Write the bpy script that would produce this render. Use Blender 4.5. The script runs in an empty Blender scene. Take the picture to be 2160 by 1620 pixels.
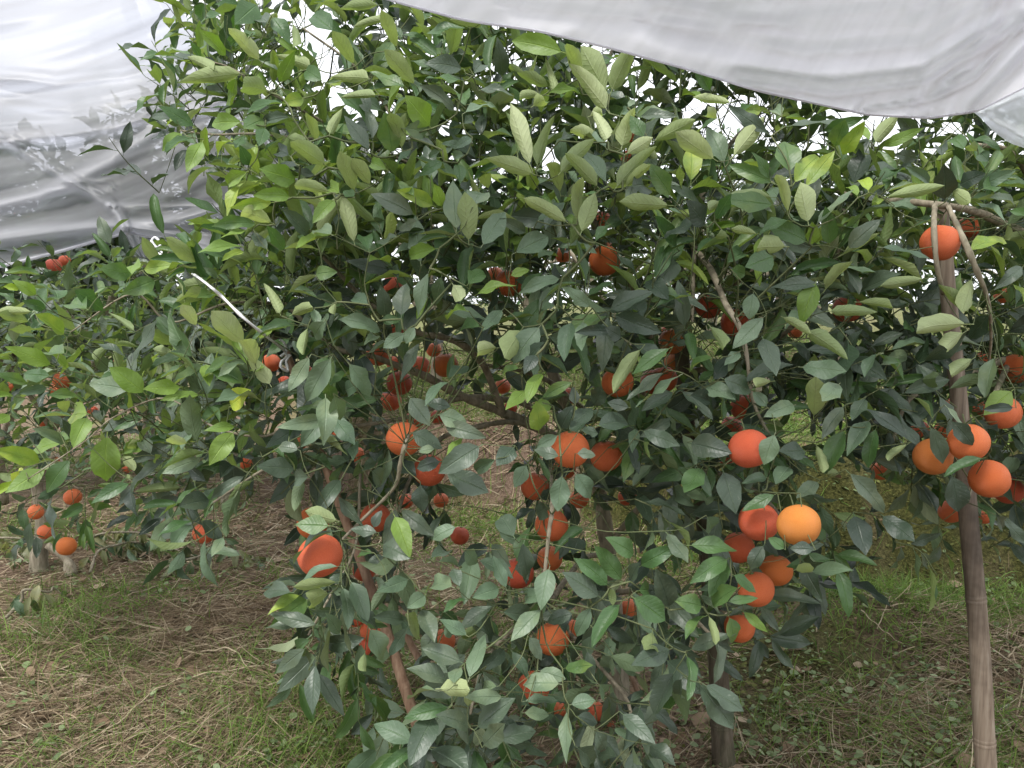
import bpy, math, random
import numpy as np
from mathutils import Vector, Matrix

SC = bpy.context.scene
COL = SC.collection
rng = np.random.default_rng(7)
random.seed(7)
R = math.radians

# ------------------------------------------------------------------ camera, world, sun, exposure
FPX = 1632.0            # focal length in photo pixels (photo is 2160 wide)
PITCH = R(-6.0)
CAM = np.array([0.0, 0.0, 1.5])
cd = bpy.data.cameras.new('camera'); cam = bpy.data.objects.new('camera', cd); COL.objects.link(cam)
cd.sensor_width = 36.0; cd.lens = 36.0 * FPX / 2160.0; cd.clip_start = 0.05; cd.clip_end = 500
cam.location = CAM; cam.rotation_euler = (math.pi / 2 + PITCH, 0, 0)
SC.camera = cam

world = bpy.data.worlds.new('World'); SC.world = world; world.use_nodes = True
wn = world.node_tree; wn.nodes.clear()
sky = wn.nodes.new('ShaderNodeTexSky'); sky.sky_type = 'NISHITA'; sky.sun_disc = False
sky.sun_elevation = R(58); sky.sun_rotation = R(215); sky.air_density = 1.5; sky.dust_density = 4.0
hs = wn.nodes.new('ShaderNodeHueSaturation'); hs.inputs['Saturation'].default_value = 0.18
wmix = wn.nodes.new('ShaderNodeMixRGB'); wmix.inputs[0].default_value = 0.8
wmix.inputs[2].default_value = (11.6, 11.9, 12.5, 1)
bg = wn.nodes.new('ShaderNodeBackground'); bg.inputs[1].default_value = 0.108
wo = wn.nodes.new('ShaderNodeOutputWorld')
wn.links.new(sky.outputs[0], hs.inputs['Color']); wn.links.new(hs.outputs[0], wmix.inputs[1])
wn.links.new(wmix.outputs[0], bg.inputs[0]); wn.links.new(bg.outputs[0], wo.inputs[0])

sd = bpy.data.lights.new('sun', 'SUN'); sd.energy = 2.5; sd.angle = R(16); sd.color = (1.0, 0.97, 0.92)
sun = bpy.data.objects.new('sun', sd); COL.objects.link(sun)
sun.rotation_euler = (R(32), 0, R(-35))
SC.view_settings.view_transform = 'Standard'; SC.view_settings.look = 'None'
SC.view_settings.gamma = 1.0; SC.view_settings.use_curve_mapping = False
SC.view_settings.exposure = 0.66
SC.render.engine = 'CYCLES'
SC.cycles.max_bounces = 6; SC.cycles.transparent_max_bounces = 12; SC.cycles.use_denoising = True

# ------------------------------------------------------------------ projection helpers
FW = np.array([0, math.cos(PITCH), math.sin(PITCH)])
UP = np.array([0, -math.sin(PITCH), math.cos(PITCH)])
RT = np.array([1.0, 0, 0])
def P(px, py, d):
    """the point seen at photo pixel (px, py) at depth d metres"""
    px = np.asarray(px, float); py = np.asarray(py, float); d = np.asarray(d, float)
    return CAM + ((px - 1080) / FPX * d)[..., None] * RT + ((810 - py) / FPX * d)[..., None] * UP + d[..., None] * FW
def proj(p):
    q = np.asarray(p) - CAM
    d = q @ FW
    return 1080 + (q @ RT) / d * FPX, 810 - (q @ UP) / d * FPX, d

# ------------------------------------------------------------------ value noise
def vnoise(x, y, seed=0):
    x = np.asarray(x, float); y = np.asarray(y, float)
    xi = np.floor(x).astype(np.int64); yi = np.floor(y).astype(np.int64)
    fx = x - xi; fy = y - yi; fx = fx * fx * (3 - 2 * fx); fy = fy * fy * (3 - 2 * fy)
    def h(a, b):
        n = (a * 374761393 + b * 668265263 + seed * 974711) & 0xffffffff
        n = ((n ^ (n >> 13)) * 1274126177) & 0xffffffff
        return ((n ^ (n >> 16)) & 0xffff) / 65535.0
    return (h(xi, yi) * (1 - fx) + h(xi + 1, yi) * fx) * (1 - fy) + (h(xi, yi + 1) * (1 - fx) + h(xi + 1, yi + 1) * fx) * fy
def fbm(x, y, seed=0, o=3):
    s = 0; a = 0.5
    for k in range(o):
        s = s + a * vnoise(x * 2 ** k, y * 2 ** k, seed + k); a *= 0.5
    return s / (1 - 0.5 ** o)
def sstep(a, b, t):
    t = np.clip((t - a) / (b - a), 0, 1); return t * t * (3 - 2 * t)

# ------------------------------------------------------------------ ground height
def bank_line(x):
    return 3.98 + 1.45 * (1 - sstep(0.2, 1.6, x)) + 5.0 * (1 - sstep(-3.0, -0.8, x))
def H(x, y):
    x = np.asarray(x, float); y = np.asarray(y, float)
    b = bank_line(x) + 0.25 * (fbm(x * 1.1, y * 1.1, 5) - 0.5)
    h = 0.10 * (fbm(x * 0.8 + 3, y * 0.8, 1) - 0.5) + 0.05 * (fbm(x * 3, y * 3, 2) - 0.5)
    h = h + 0.025 * (fbm(x * 11, y * 11, 3) - 0.5)
    h = h + 0.16 * np.exp(-((x + 0.75) / 0.55) ** 2 - ((y - 3.5) / 0.8) ** 2)
    h = h + 0.18 * np.exp(-((x - 1.62) / 0.42) ** 2 - ((y - 3.35) / 0.3) ** 2)
    h = h + 0.10 * np.exp(-((x - 2.5) / 0.5) ** 2 - ((y - 3.1) / 0.3) ** 2)
    h = h + 0.62 * sstep(0, 0.40, y - b) + 0.11 * np.clip(y - b - 0.4, 0, 6)
    h = h + 0.07 * sstep(0, 0.3, y - b) * (fbm(x * 4, y * 4, 8) - 0.5) * 2
    return h
def G(px, py):
    """where the view ray through (px, py) meets the ground"""
    dirv = (px - 1080) / FPX * RT + (810 - py) / FPX * UP + FW
    t = 0.5
    while t < 30:
        p = CAM + dirv * t
        if p[2] < H(p[0], p[1]): break
        t += 0.01
    return CAM + dirv * t

# ------------------------------------------------------------------ object helpers
def link(o, parent=None):
    COL.objects.link(o)
    if parent is not None: o.parent = parent
    return o
def tag(o, label=None, cat=None, group=None, kind=None):
    if label: o['label'] = label
    if cat: o['category'] = cat
    if group: o['group'] = group
    if kind: o['kind'] = kind
    return o
def empty(name, loc=(0, 0, 0)):
    o = bpy.data.objects.new(name, None); o.location = tuple(loc); o.empty_display_size = 0.1
    return link(o)
def mesh_np(name, V, F, mats=None, midx=None, smooth=True, attrs=None, uvs=None):
    """mesh from numpy arrays; F is (n,4) or (n,3)"""
    me = bpy.data.meshes.new(name)
    V = np.asarray(V, np.float32); F = np.asarray(F, np.int32)
    k = F.shape[1]; nf = len(F)
    me.vertices.add(len(V)); me.vertices.foreach_set('co', V.ravel())
    me.loops.add(nf * k); me.loops.foreach_set('vertex_index', F.ravel())
    me.polygons.add(nf)
    me.polygons.foreach_set('loop_start', np.arange(nf, dtype=np.int32) * k)
    if mats:
        for m in mats: me.materials.append(m)
    if midx is not None: me.polygons.foreach_set('material_index', np.asarray(midx, np.int32))
    me.polygons.foreach_set('use_smooth', np.full(nf, smooth))
    if attrs:
        for an, av in attrs.items():
            a = me.attributes.new(an, 'FLOAT', 'POINT'); a.data.foreach_set('value', np.asarray(av, np.float32))
    if uvs is not None:
        ul = me.uv_layers.new(name='UVMap'); ul.data.foreach_set('uv', np.asarray(uvs, np.float32)[F.ravel()].ravel())
    me.update(calc_edges=True)
    return me
class Buf:
    def __init__(s): s.V = []; s.F = []; s.n = 0; s.A = []
    def add(s, V, F, a=None):
        V = np.asarray(V, float); s.V.append(V); s.F.append(np.asarray(F) + s.n); s.n += len(V)
        s.A.append(np.full(len(V), 0.0 if a is None else a))
    def build(s, name, mat, parent=None, smooth=True):
        me = mesh_np(name, np.concatenate(s.V), np.concatenate(s.F), [mat], smooth=smooth, attrs={'rnd': np.concatenate(s.A)})
        o = bpy.data.objects.new(name, me)
        link(o)
        if parent is not None:
            o.parent = parent; o.matrix_parent_inverse = Matrix.Translation(-parent.location)
        return o
def catmull(pts, rad, sub=5):
    pts = np.asarray(pts, float); rad = np.asarray(rad, float)
    if len(pts) < 3: 
        t = np.linspace(0, 1, sub + 1)[:, None]
        return pts[0] * (1 - t) + pts[-1] * t, rad[0] * (1 - t[:, 0]) + rad[-1] * t[:, 0]
    q = np.vstack([2 * pts[0] - pts[1], pts, 2 * pts[-1] - pts[-2]])
    out = []; ro = []
    for i in range(1, len(q) - 2):
        for t in np.linspace(0, 1, sub, endpoint=False):
            a, b, c, d = q[i - 1], q[i], q[i + 1], q[i + 2]
            out.append(0.5 * ((2 * b) + (-a + c) * t + (2 * a - 5 * b + 4 * c - d) * t * t + (-a + 3 * b - 3 * c + d) * t ** 3))
            ro.append(rad[i - 1] * (1 - t) + rad[i] * t)
    out.append(pts[-1]); ro.append(rad[-1])
    return np.array(out), np.array(ro)
def tube(buf, pts, rad, n=6, cap=True, a=None):
    pts = np.asarray(pts, float); rad = np.asarray(rad, float); m = len(pts)
    T = np.gradient(pts, axis=0); T /= np.linalg.norm(T, axis=1)[:, None] + 1e-12
    ref = np.array([0.31, 0.87, 0.38]) if abs(T[0][1]) < 0.8 else np.array([1.0, 0, 0])
    rings = []
    for i in range(m):
        X = np.cross(T[i], ref); X /= np.linalg.norm(X) + 1e-12; Y = np.cross(T[i], X); ref = ref
        th = np.arange(n) * 2 * math.pi / n
        rings.append(pts[i] + rad[i] * (np.cos(th)[:, None] * X + np.sin(th)[:, None] * Y))
    V = np.concatenate(rings)
    i = np.arange(m - 1)[:, None] * n; j = np.arange(n)[None]; j2 = (j + 1) % n
    F = np.stack([i + j, i + j2, i + n + j2, i + n + j], -1).reshape(-1, 4)
    if cap and n >= 4:
        V = np.vstack([V, pts[0], pts[-1]])
        c0 = len(V) - 2; c1 = len(V) - 1; e = (m - 1) * n; ks = range(0, n - 1, 2)
        F = np.vstack([F] + [[c0, (k + 2) % n, k + 1, k] for k in ks] + [[c1, e + k, e + k + 1, e + (k + 2) % n] for k in ks])
    buf.add(V, F, a)

# ------------------------------------------------------------------ materials
class NT:
    def __init__(s, name):
        s.m = bpy.data.materials.new(name); s.m.use_nodes = True; s.t = s.m.node_tree; s.t.nodes.clear()
        s.out = s.t.nodes.new('ShaderNodeOutputMaterial')
    def n(s, typ, ins=None, **kw):
        nd = s.t.nodes.new('ShaderNode' + typ)
        for k, v in kw.items(): setattr(nd, k, v)
        for k, v in (ins or {}).items(): s.set(nd.inputs[k], v)
        return nd
    def set(s, inp, v):
        if hasattr(v, 'links') or isinstance(v, bpy.types.NodeSocket): s.t.links.new(v, inp)
        elif isinstance(v, tuple) and len(v) == 3 and inp.type == 'RGBA': inp.default_value = (*v, 1)
        else: inp.default_value = v
    def math(s, op, a, b=0.0, c=None, clamp=False):
        nd = s.n('Math', operation=op, use_clamp=clamp); s.set(nd.inputs[0], a); s.set(nd.inputs[1], b)
        if c is not None: s.set(nd.inputs[2], c)
        return nd.outputs[0]
    def mix(s, f, a, b, typ='MIX'):
        nd = s.n('MixRGB', blend_type=typ); s.set(nd.inputs[0], f); s.set(nd.inputs[1], a); s.set(nd.inputs[2], b)
        return nd.outputs[0]
    def noise(s, scale, detail=3, vec=None, rough=0.5):
        nd = s.n('TexNoise', {'Scale': scale, 'Detail': detail, 'Roughness': rough})
        if vec is not None: s.set(nd.inputs['Vector'], vec)
        return nd.outputs['Fac']
    def ramp(s, f, stops):
        nd = s.n('ValToRGB'); cr = nd.color_ramp
        while len(cr.elements) < len(stops): cr.elements.new(0.5)
        for e, (p, c) in zip(cr.elements, stops): e.position = p; e.color = (*c, 1)
        s.set(nd.inputs[0], f); return nd.outputs[0]
    def bsdf(s, col, rough=0.6, spec=0.5, bump=None, bstr=0.3, bdist=0.01, **kw):
        b = s.n('BsdfPrincipled', {'Base Color': col, 'Roughness': rough, 'Specular IOR Level': spec})
        for k, v in kw.items(): s.set(b.inputs[k], v)
        if bump is not None:
            bn = s.n('Bump', {'Strength': bstr, 'Distance': bdist, 'Height': bump}); s.t.links.new(bn.outputs[0], b.inputs['Normal'])
            s.bn = bn.outputs[0]
        return b.outputs[0]
    def done(s, sh): s.t.links.new(sh, s.out.inputs[0]); return s.m

# leaf colours: top A, top B, underside A, underside B
LC = {
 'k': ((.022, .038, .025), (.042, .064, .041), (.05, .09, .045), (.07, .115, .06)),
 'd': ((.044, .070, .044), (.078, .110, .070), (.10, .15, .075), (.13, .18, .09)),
 'g': ((.050, .108, .036), (.085, .155, .052), (.14, .205, .07), (.18, .24, .09)),
 'y': ((.12, .205, .038), (.19, .285, .055), (.20, .28, .07), (.26, .33, .10)),
 'Y': ((.22, .33, .035), (.33, .42, .06), (.28, .35, .08), (.35, .4, .12)),
 'u': ((.075, .125, .072), (.125, .18, .105), (.17, .21, .12), (.22, .26, .15)),
 'p': ((.06, .115, .045), (.09, .155, .06), (.19, .25, .105), (.28, .335, .155)),
 'P': ((.10, .17, .06), (.14, .2, .08), (.33, .39, .19), (.40, .45, .25)),
 'w': ((.16, .17, .09), (.24, .25, .14), (.24, .25, .16), (.3, .3, .2)),      # wilted, on the ground
}
def leaf_mat(c):
    t = NT('leaf_' + {'k': 'very_dark', 'd': 'dark', 'g': 'green', 'y': 'young', 'Y': 'yellow', 'u': 'dusty', 'p': 'curled', 'P': 'pale', 'w': 'wilted'}[c])
    A, B, C, D = LC[c]
    at = t.n('Attribute', attribute_name='rnd'); oi = t.n('ObjectInfo')
    rnd = t.math('FRACT', t.math('ADD', at.outputs['Fac'], oi.outputs['Random']))
    geo = t.n('NewGeometry'); uv = t.n('UVMap'); sep = t.n('SeparateXYZ', {0: uv.outputs[0]})
    au = t.math('ABSOLUTE', t.math('SUBTRACT', sep.outputs[0], 0.5))         # 0 at the midrib .. 0.5 at the edge
    top = t.mix(rnd, A, B); und = t.mix(rnd, C, D)
    tc = t.n('TexCoord')
    nz = t.noise(23, 4, geo.outputs['Position']); nz2 = t.noise(190, 3, geo.outputs['Position'])
    # side veins, running forward from the midrib
    ph = t.math('MULTIPLY', t.math('SUBTRACT', sep.outputs[1], t.math('MULTIPLY', au, 0.42)), 2 * math.pi * 9)
    vein = t.math('POWER', t.math('ADD', t.math('MULTIPLY', t.math('COSINE', ph), 0.5), 0.5), 5.0)
    mid = t.math('SUBTRACT', 1.0, t.math('MULTIPLY', au, 26.0), clamp=True)
    veins = t.math('MAXIMUM', t.math('MULTIPLY', vein, 0.10), mid)
    # blotchy chlorosis between the veins on some leaves
    chl = t.math('MULTIPLY', t.math('GREATER_THAN', rnd, 0.72), t.math('SUBTRACT', 1.0, t.math('MULTIPLY', veins, 1.4), clamp=True))
    chl = t.math('MULTIPLY', chl, t.math('MULTIPLY', t.math('SUBTRACT', nz, 0.42), 2.6, clamp=True))
    vc = 0.75 if c in 'yYgPp' else 0.35
    top = t.mix(t.math('MULTIPLY', chl, vc * 0.75), top, tuple(min(1, x * k) for x, k in zip(B, (2.1, 1.5, 1.0))))
    top = t.mix(t.math('MULTIPLY', veins, 0.45), top, tuple(min(1, x * 1.7 + 0.01) for x in B))
    und = t.mix(t.math('MULTIPLY', veins, 0.35), und, tuple(min(1, x * 1.25) for x in D))
    col = t.mix(geo.outputs['Backfacing'], top, und)
    var = t.math('ADD', 0.72, t.math('MULTIPLY', nz, 0.56))
    col = t.mix(1.0, col, t.n('CombineXYZ', {0: var, 1: var, 2: var}).outputs[0], 'MULTIPLY')
    # dust and spray spots
    spots = t.math('GREATER_THAN', nz2, 0.67)
    col = t.mix(t.math('MULTIPLY', spots, 0.16), col, (.32, .34, .28))
    hgt = t.math('ADD', t.math('ADD', t.math('MULTIPLY', mid, -0.5), t.math('MULTIPLY', vein, t.math('ADD', -0.06, t.math('MULTIPLY', geo.outputs['Backfacing'], -0.09)))), t.math('MULTIPLY', nz, 1.2))
    rough = t.math('ADD', t.math('ADD', 0.33 if c in 'kdg' else 0.40, t.math('MULTIPLY', geo.outputs['Backfacing'], 0.22)), t.math('MULTIPLY', nz, 0.18))
    b = t.bsdf(col, rough, 0.5, hgt, 0.6, 0.005)
    tr = t.n('BsdfTranslucent', {'Color': t.mix(1.0, col, (1.35, 1.5, .6), 'MULTIPLY')}); t.t.links.new(t.bn, tr.inputs['Normal'])
    ms = t.n('MixShader', {0: 0.15 if c in 'kdu' else 0.28}); t.t.links.new(b, ms.inputs[1]); t.t.links.new(tr.outputs[0], ms.inputs[2])
    return t.done(ms.outputs[0])
LKEYS = 'kdgyYupPw'
LM = {c: leaf_mat(c) for c in LKEYS}

def bark_mat(name, a, b, c, stretch=7.0, scale=9):
    t = NT(name); tc = t.n('TexCoord'); mp = t.n('Mapping', {'Vector': tc.outputs['Object'], 'Scale': (stretch, stretch, 1.4)})
    n1 = t.noise(scale, 5, mp.outputs[0], 0.6); n2 = t.noise(6, 4, tc.outputs['Object'])
    col = t.ramp(n1, [(0.3, a), (0.5, b), (0.72, c)])
    col = t.mix(t.math('MULTIPLY', t.math('SUBTRACT', n2, 0.5), 1.8, clamp=True), col, (.09, .11, .055))
    return t.done(t.bsdf(col, 0.85, 0.2, n1, 0.6, 0.006))
M_bark = bark_mat('orange_bark', (.13, .11, .08), (.23, .20, .145), (.34, .30, .23))
M_twig = bark_mat('green_twig', (.06, .08, .035), (.10, .12, .055), (.16, .17, .09), 2.0, 14)
M_post = bark_mat('dark_post_wood', (.04, .032, .022), (.085, .068, .048), (.14, .115, .085), 12, 6)
def bamboo_mat(name, a, b, c):
    t = NT(name); tc = t.n('TexCoord'); mp = t.n('Mapping', {'Vector': tc.outputs['Object'], 'Scale': (16, 16, 0.7)})
    n1 = t.noise(7, 4, mp.outputs[0], 0.6); n2 = t.noise(3.0, 5, tc.outputs['Object'], 0.65)
    col = t.ramp(n1, [(0.28, a), (0.5, b), (0.75, c)])
    col = t.mix(t.math('MULTIPLY', t.math('SUBTRACT', n2, 0.48), 5.0, clamp=True), col, tuple(x * 0.45 for x in a))
    return t.done(t.bsdf(col, 0.62, 0.3, n1, 0.5, 0.003))
M_bamboo = bamboo_mat('weathered_bamboo', (.09, .066, .048), (.17, .132, .098), (.25, .21, .165))
M_bamboo_red = bamboo_mat('reddish_bamboo', (.16, .09, .055), (.27, .17, .115), (.36, .25, .17))

def orange_mat(name, a, b):
    t = NT(name); tc = t.n('TexCoord'); oi = t.n('ObjectInfo')
    n1 = t.noise(22, 3, tc.outputs['Object']); n2 = t.noise(420, 2, tc.outputs['Object']); n3 = t.noise(60, 4, tc.outputs['Object'])
    v = t.n('TexVoronoi', {'Vector': tc.outputs['Object'], 'Scale': 520.0})
    col = t.mix(t.math('MULTIPLY', t.math('SUBTRACT', n1, 0.3), 2.2, clamp=True), a, b)
    hsv = t.n('HueSaturation', {'Color': col, 'Hue': t.math('ADD', 0.492, t.math('MULTIPLY', oi.outputs['Random'], 0.016)), 'Value': t.math('ADD', 0.86, t.math('MULTIPLY', oi.outputs['Random'], 0.26))})
    spk = t.math('GREATER_THAN', n3, 0.69)
    col = t.mix(t.math('MULTIPLY', spk, 0.4), hsv.outputs[0], (.45, .22, .08))
    hh = t.math('ADD', t.math('MULTIPLY', v.outputs['Distance'], 1.2), t.math('MULTIPLY', n1, 0.8))
    return t.done(t.bsdf(col, t.math('ADD', 0.36, t.math('MULTIPLY', n3, 0.2)), 0.42, hh, 0.6, 0.0016, **{'Subsurface Weight': 0.08, 'Subsurface Radius': (0.01, 0.004, 0.001)}))
M_or = {'r': orange_mat('red_orange_peel', (.53, .090, .034), (.60, .140, .045)),
        'o': orange_mat('orange_peel', (.57, .130, .028), (.62, .175, .038)),
        'y': orange_mat('yellow_orange_peel', (.52, .150, .030), (.57, .195, .045))}
def plain(name, col, rough=0.7, spec=0.3, ns=40, amt=0.3):
    t = NT(name); tc = t.n('TexCoord'); n1 = t.noise(ns, 4, tc.outputs['Object'])
    c = t.mix(t.math('MULTIPLY', n1, amt * 2), col, tuple(x * 0.4 for x in col))
    return t.done(t.bsdf(c, rough, spec, n1, 0.3, 0.002))
M_calyx = plain('calyx_green', (.12, .17, .06)); M_navel = plain('navel_brown', (.42, .2, .05), 0.8)
M_cord = plain('white_plastic_cord', (.82, .82, .84), 0.45, 0.4, 300, 0.15)

def blade_mat(name, stops, rough=0.7, tl=0.25):
    t = NT(name); at = t.n('Attribute', attribute_name='rnd'); tc = t.n('TexCoord')
    col = t.ramp(at.outputs['Fac'], stops)
    n = t.noise(14, 3, tc.outputs['Object']); v = t.math('ADD', 0.7, t.math('MULTIPLY', n, 0.6))
    col = t.mix(1.0, col, t.n('CombineXYZ', {0: v, 1: v, 2: v}).outputs[0], 'MULTIPLY')
    b = t.bsdf(col, rough, 0.3)
    tr = t.n('BsdfTranslucent', {'Color': col}); ms = t.n('MixShader', {0: tl}); t.t.links.new(b, ms.inputs[1]); t.t.links.new(tr.outputs[0], ms.inputs[2])
    return t.done(ms.outputs[0])
M_straw = blade_mat('dry_straw', [(0, (.09, .06, .036)), (.35, (.19, .138, .085)), (.65, (.32, .25, .16)), (.9, (.43, .365, .255)), (1, (.54, .475, .36))], 0.75, 0.1)
M_grass = blade_mat('green_grass', [(0, (.06, .11, .025)), (.4, (.11, .19, .035)), (.75, (.17, .27, .05)), (1, (.26, .33, .09))], 0.55, 0.35)
M_weed = blade_mat('weed_leaves', [(0, (.07, .105, .045)), (.4, (.13, .18, .07)), (.75, (.20, .26, .12)), (1, (.30, .35, .2))], 0.5, 0.25)
M_moss = blade_mat('moss', [(0, (.04, .047, .013)), (.5, (.08, .088, .022)), (1, (.15, .155, .045))], 0.9, 0.15)
M_dead = blade_mat('dead_leaves', [(0, (.13, .075, .04)), (.5, (.24, .17, .11)), (1, (.38, .31, .22))], 0.8, 0.1)

def ground_mat():
    t = NT('orchard_soil'); tc = t.n('TexCoord'); v = tc.outputs['Object']
    n1 = t.noise(1.3, 5, v, 0.6); n2 = t.noise(9, 6, v, 0.65); n3 = t.noise(70, 5, v, 0.7); n4 = t.noise(2.6, 4, v)
    soil = t.ramp(n3, [(0.25, (.07, .046, .034)), (0.5, (.165, .115, .083)), (0.75, (.29, .22, .165))])
    moss = t.ramp(n3, [(0.3, (.06, .066, .022)), (0.7, (.18, .185, .065))])
    litter = t.ramp(n3, [(0.3, (.13, .095, .065)), (0.65, (.32, .26, .18))])
    col = t.mix(t.math('MULTIPLY', t.math('SUBTRACT', n1, 0.48), 6, clamp=True), soil, moss)
    col = t.mix(t.math('MULTIPLY', t.math('SUBTRACT', n4, 0.5), 4, clamp=True), col, litter)
    am = t.n('Attribute', attribute_name='mossy'); ag = t.n('Attribute', attribute_name='grassy')
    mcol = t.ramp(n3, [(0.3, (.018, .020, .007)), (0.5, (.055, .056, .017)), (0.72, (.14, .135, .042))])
    gcol = t.ramp(n3, [(0.3, (.07, .085, .03)), (0.7, (.21, .24, .09))])
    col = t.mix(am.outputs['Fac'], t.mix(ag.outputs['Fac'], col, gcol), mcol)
    hh = t.math('ADD', t.math('MULTIPLY', n3, 0.5), n2)
    return t.done(t.bsdf(col, 0.95, 0.1, hh, 1.0, 0.03))
M_ground = ground_mat()

def film_mat(name, trans_base, trans_dens, sc, ca=(.50, .51, .54), cb=(.55, .555, .575), nz=0.5, bs=0.5, tint=(.74, .75, .79)):
    """polythene film: see-through where single and flat, whiter where folded (attribute dens)"""
    t = NT(name); at = t.n('Attribute', attribute_name='dens'); uv = t.n('UVMap'); tc = t.n('TexCoord')
    mp = t.n('Mapping', {'Vector': uv.outputs[0], 'Scale': sc, 'Rotation': (0, 0, R(12))})
    mp2 = t.n('Mapping', {'Vector': uv.outputs[0], 'Scale': (sc[0] * 3, sc[1] * 2.2, 1), 'Rotation': (0, 0, R(-9))})
    n1 = t.noise(1.0, 6, mp.outputs[0], 0.6); n2 = t.noise(1.0, 5, mp2.outputs[0], 0.6); n3 = t.noise(2.0, 3, tc.outputs['Object'])
    op = t.math('ADD', t.math('MULTIPLY', at.outputs['Fac'], trans_dens), t.math('MULTIPLY', t.math('SUBTRACT', n1, 0.5), nz))
    op = t.math('ADD', op, trans_base, clamp=True)
    col = t.ramp(n3, [(0.3, ca), (0.7, cb)])
    n4 = t.noise(13.0, 5, tc.outputs['Object'], 0.7)
    col = t.mix(t.math('MULTIPLY', t.math('GREATER_THAN', n4, 0.715), 0.35), col, (.33, .31, .3))
    bn = t.n('Bump', {'Strength': bs, 'Distance': 0.02, 'Height': t.math('ADD', n1, t.math('MULTIPLY', n2, 0.5))})
    tl = t.n('BsdfTranslucent', {'Color': col, 'Normal': bn.outputs[0]}); df = t.n('BsdfDiffuse', {'Color': col, 'Normal': bn.outputs[0]})
    gl = t.n('BsdfGlossy', {'Color': (.9, .9, .9), 'Roughness': 0.5, 'Normal': bn.outputs[0]})
    m1 = t.n('MixShader', {0: 0.36}); t.t.links.new(tl.outputs[0], m1.inputs[1]); t.t.links.new(df.outputs[0], m1.inputs[2])
    m2 = t.n('MixShader', {0: 0.05}); t.t.links.new(m1.outputs[0], m2.inputs[1]); t.t.links.new(gl.outputs[0], m2.inputs[2])
    tp = t.n('BsdfTransparent', {'Color': tint})
    rf = t.n('BsdfRefraction', {'Color': tint, 'Roughness': 0.5, 'IOR': 1.05})
    m4 = t.n('MixShader', {0: 0.5}); t.t.links.new(tp.outputs[0], m4.inputs[1]); t.t.links.new(rf.outputs[0], m4.inputs[2]); tp = m4
    m3 = t.n('MixShader', {0: op}); t.t.links.new(tp.outputs[0], m3.inputs[1]); t.t.links.new(m2.outputs[0], m3.inputs[2])
    return t.done(m3.outputs[0])
M_filmL = film_mat('clear_polythene', 0.36, 0.55, (1.2, 12, 1), (.45, .455, .49), (.50, .50, .53), nz=0.08, bs=0.12, tint=(.66, .67, .72))
M_filmR = film_mat('milky_polythene', 0.95, 0.2, (1.0, 5, 1), (.74, .735, .79), (.77, .765, .80), 0.1, 0.10)
M_filmC = film_mat('thin_polythene', 0.80, 0.2, (2.5, 9, 1), (.72, .75, .80), (.76, .78, .82), 0.1, 0.1, (.85, .88, .92))

# ------------------------------------------------------------------ ground
def build_ground():
    a = np.concatenate([-np.geomspace(60, 6, 24)[:-1], np.linspace(-6, 6, 320), np.geomspace(6, 60, 24)[1:]])
    b = np.concatenate([np.linspace(-20, 0.9, 20), np.linspace(1.0, 8, 300), np.geomspace(8, 160, 50)[1:]])
    X, Y = np.meshgrid(a, b); Z = H(X, Y)
    V = np.stack([X, Y, Z], -1).reshape(-1, 3); nx = len(a); ny = len(b)
    i, j = np.meshgrid(np.arange(ny - 1), np.arange(nx - 1), indexing='ij'); q = i * nx + j
    F = np.stack([q, q + 1, q + nx + 1, q + nx], -1).reshape(-1, 4)
    x, y = X.ravel(), Y.ravel()
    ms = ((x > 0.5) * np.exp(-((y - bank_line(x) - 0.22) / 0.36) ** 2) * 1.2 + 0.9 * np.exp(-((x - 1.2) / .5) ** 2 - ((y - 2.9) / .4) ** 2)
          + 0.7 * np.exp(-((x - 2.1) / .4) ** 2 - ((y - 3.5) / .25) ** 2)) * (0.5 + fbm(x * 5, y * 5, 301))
    gn = sstep(0.3, 0.9, y - bank_line(x)) * (0.4 + 0.6 * fbm(x * 2, y * 2, 302))
    o = link(bpy.data.objects.new('ground', mesh_np('ground', V, F, [M_ground], attrs={'mossy': np.clip(ms, 0, 1), 'grassy': np.clip(gn, 0, 1)})))
    tag(o, 'mossy reddish soil with straw litter rising to a low bank', kind='structure')
build_ground()

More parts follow.
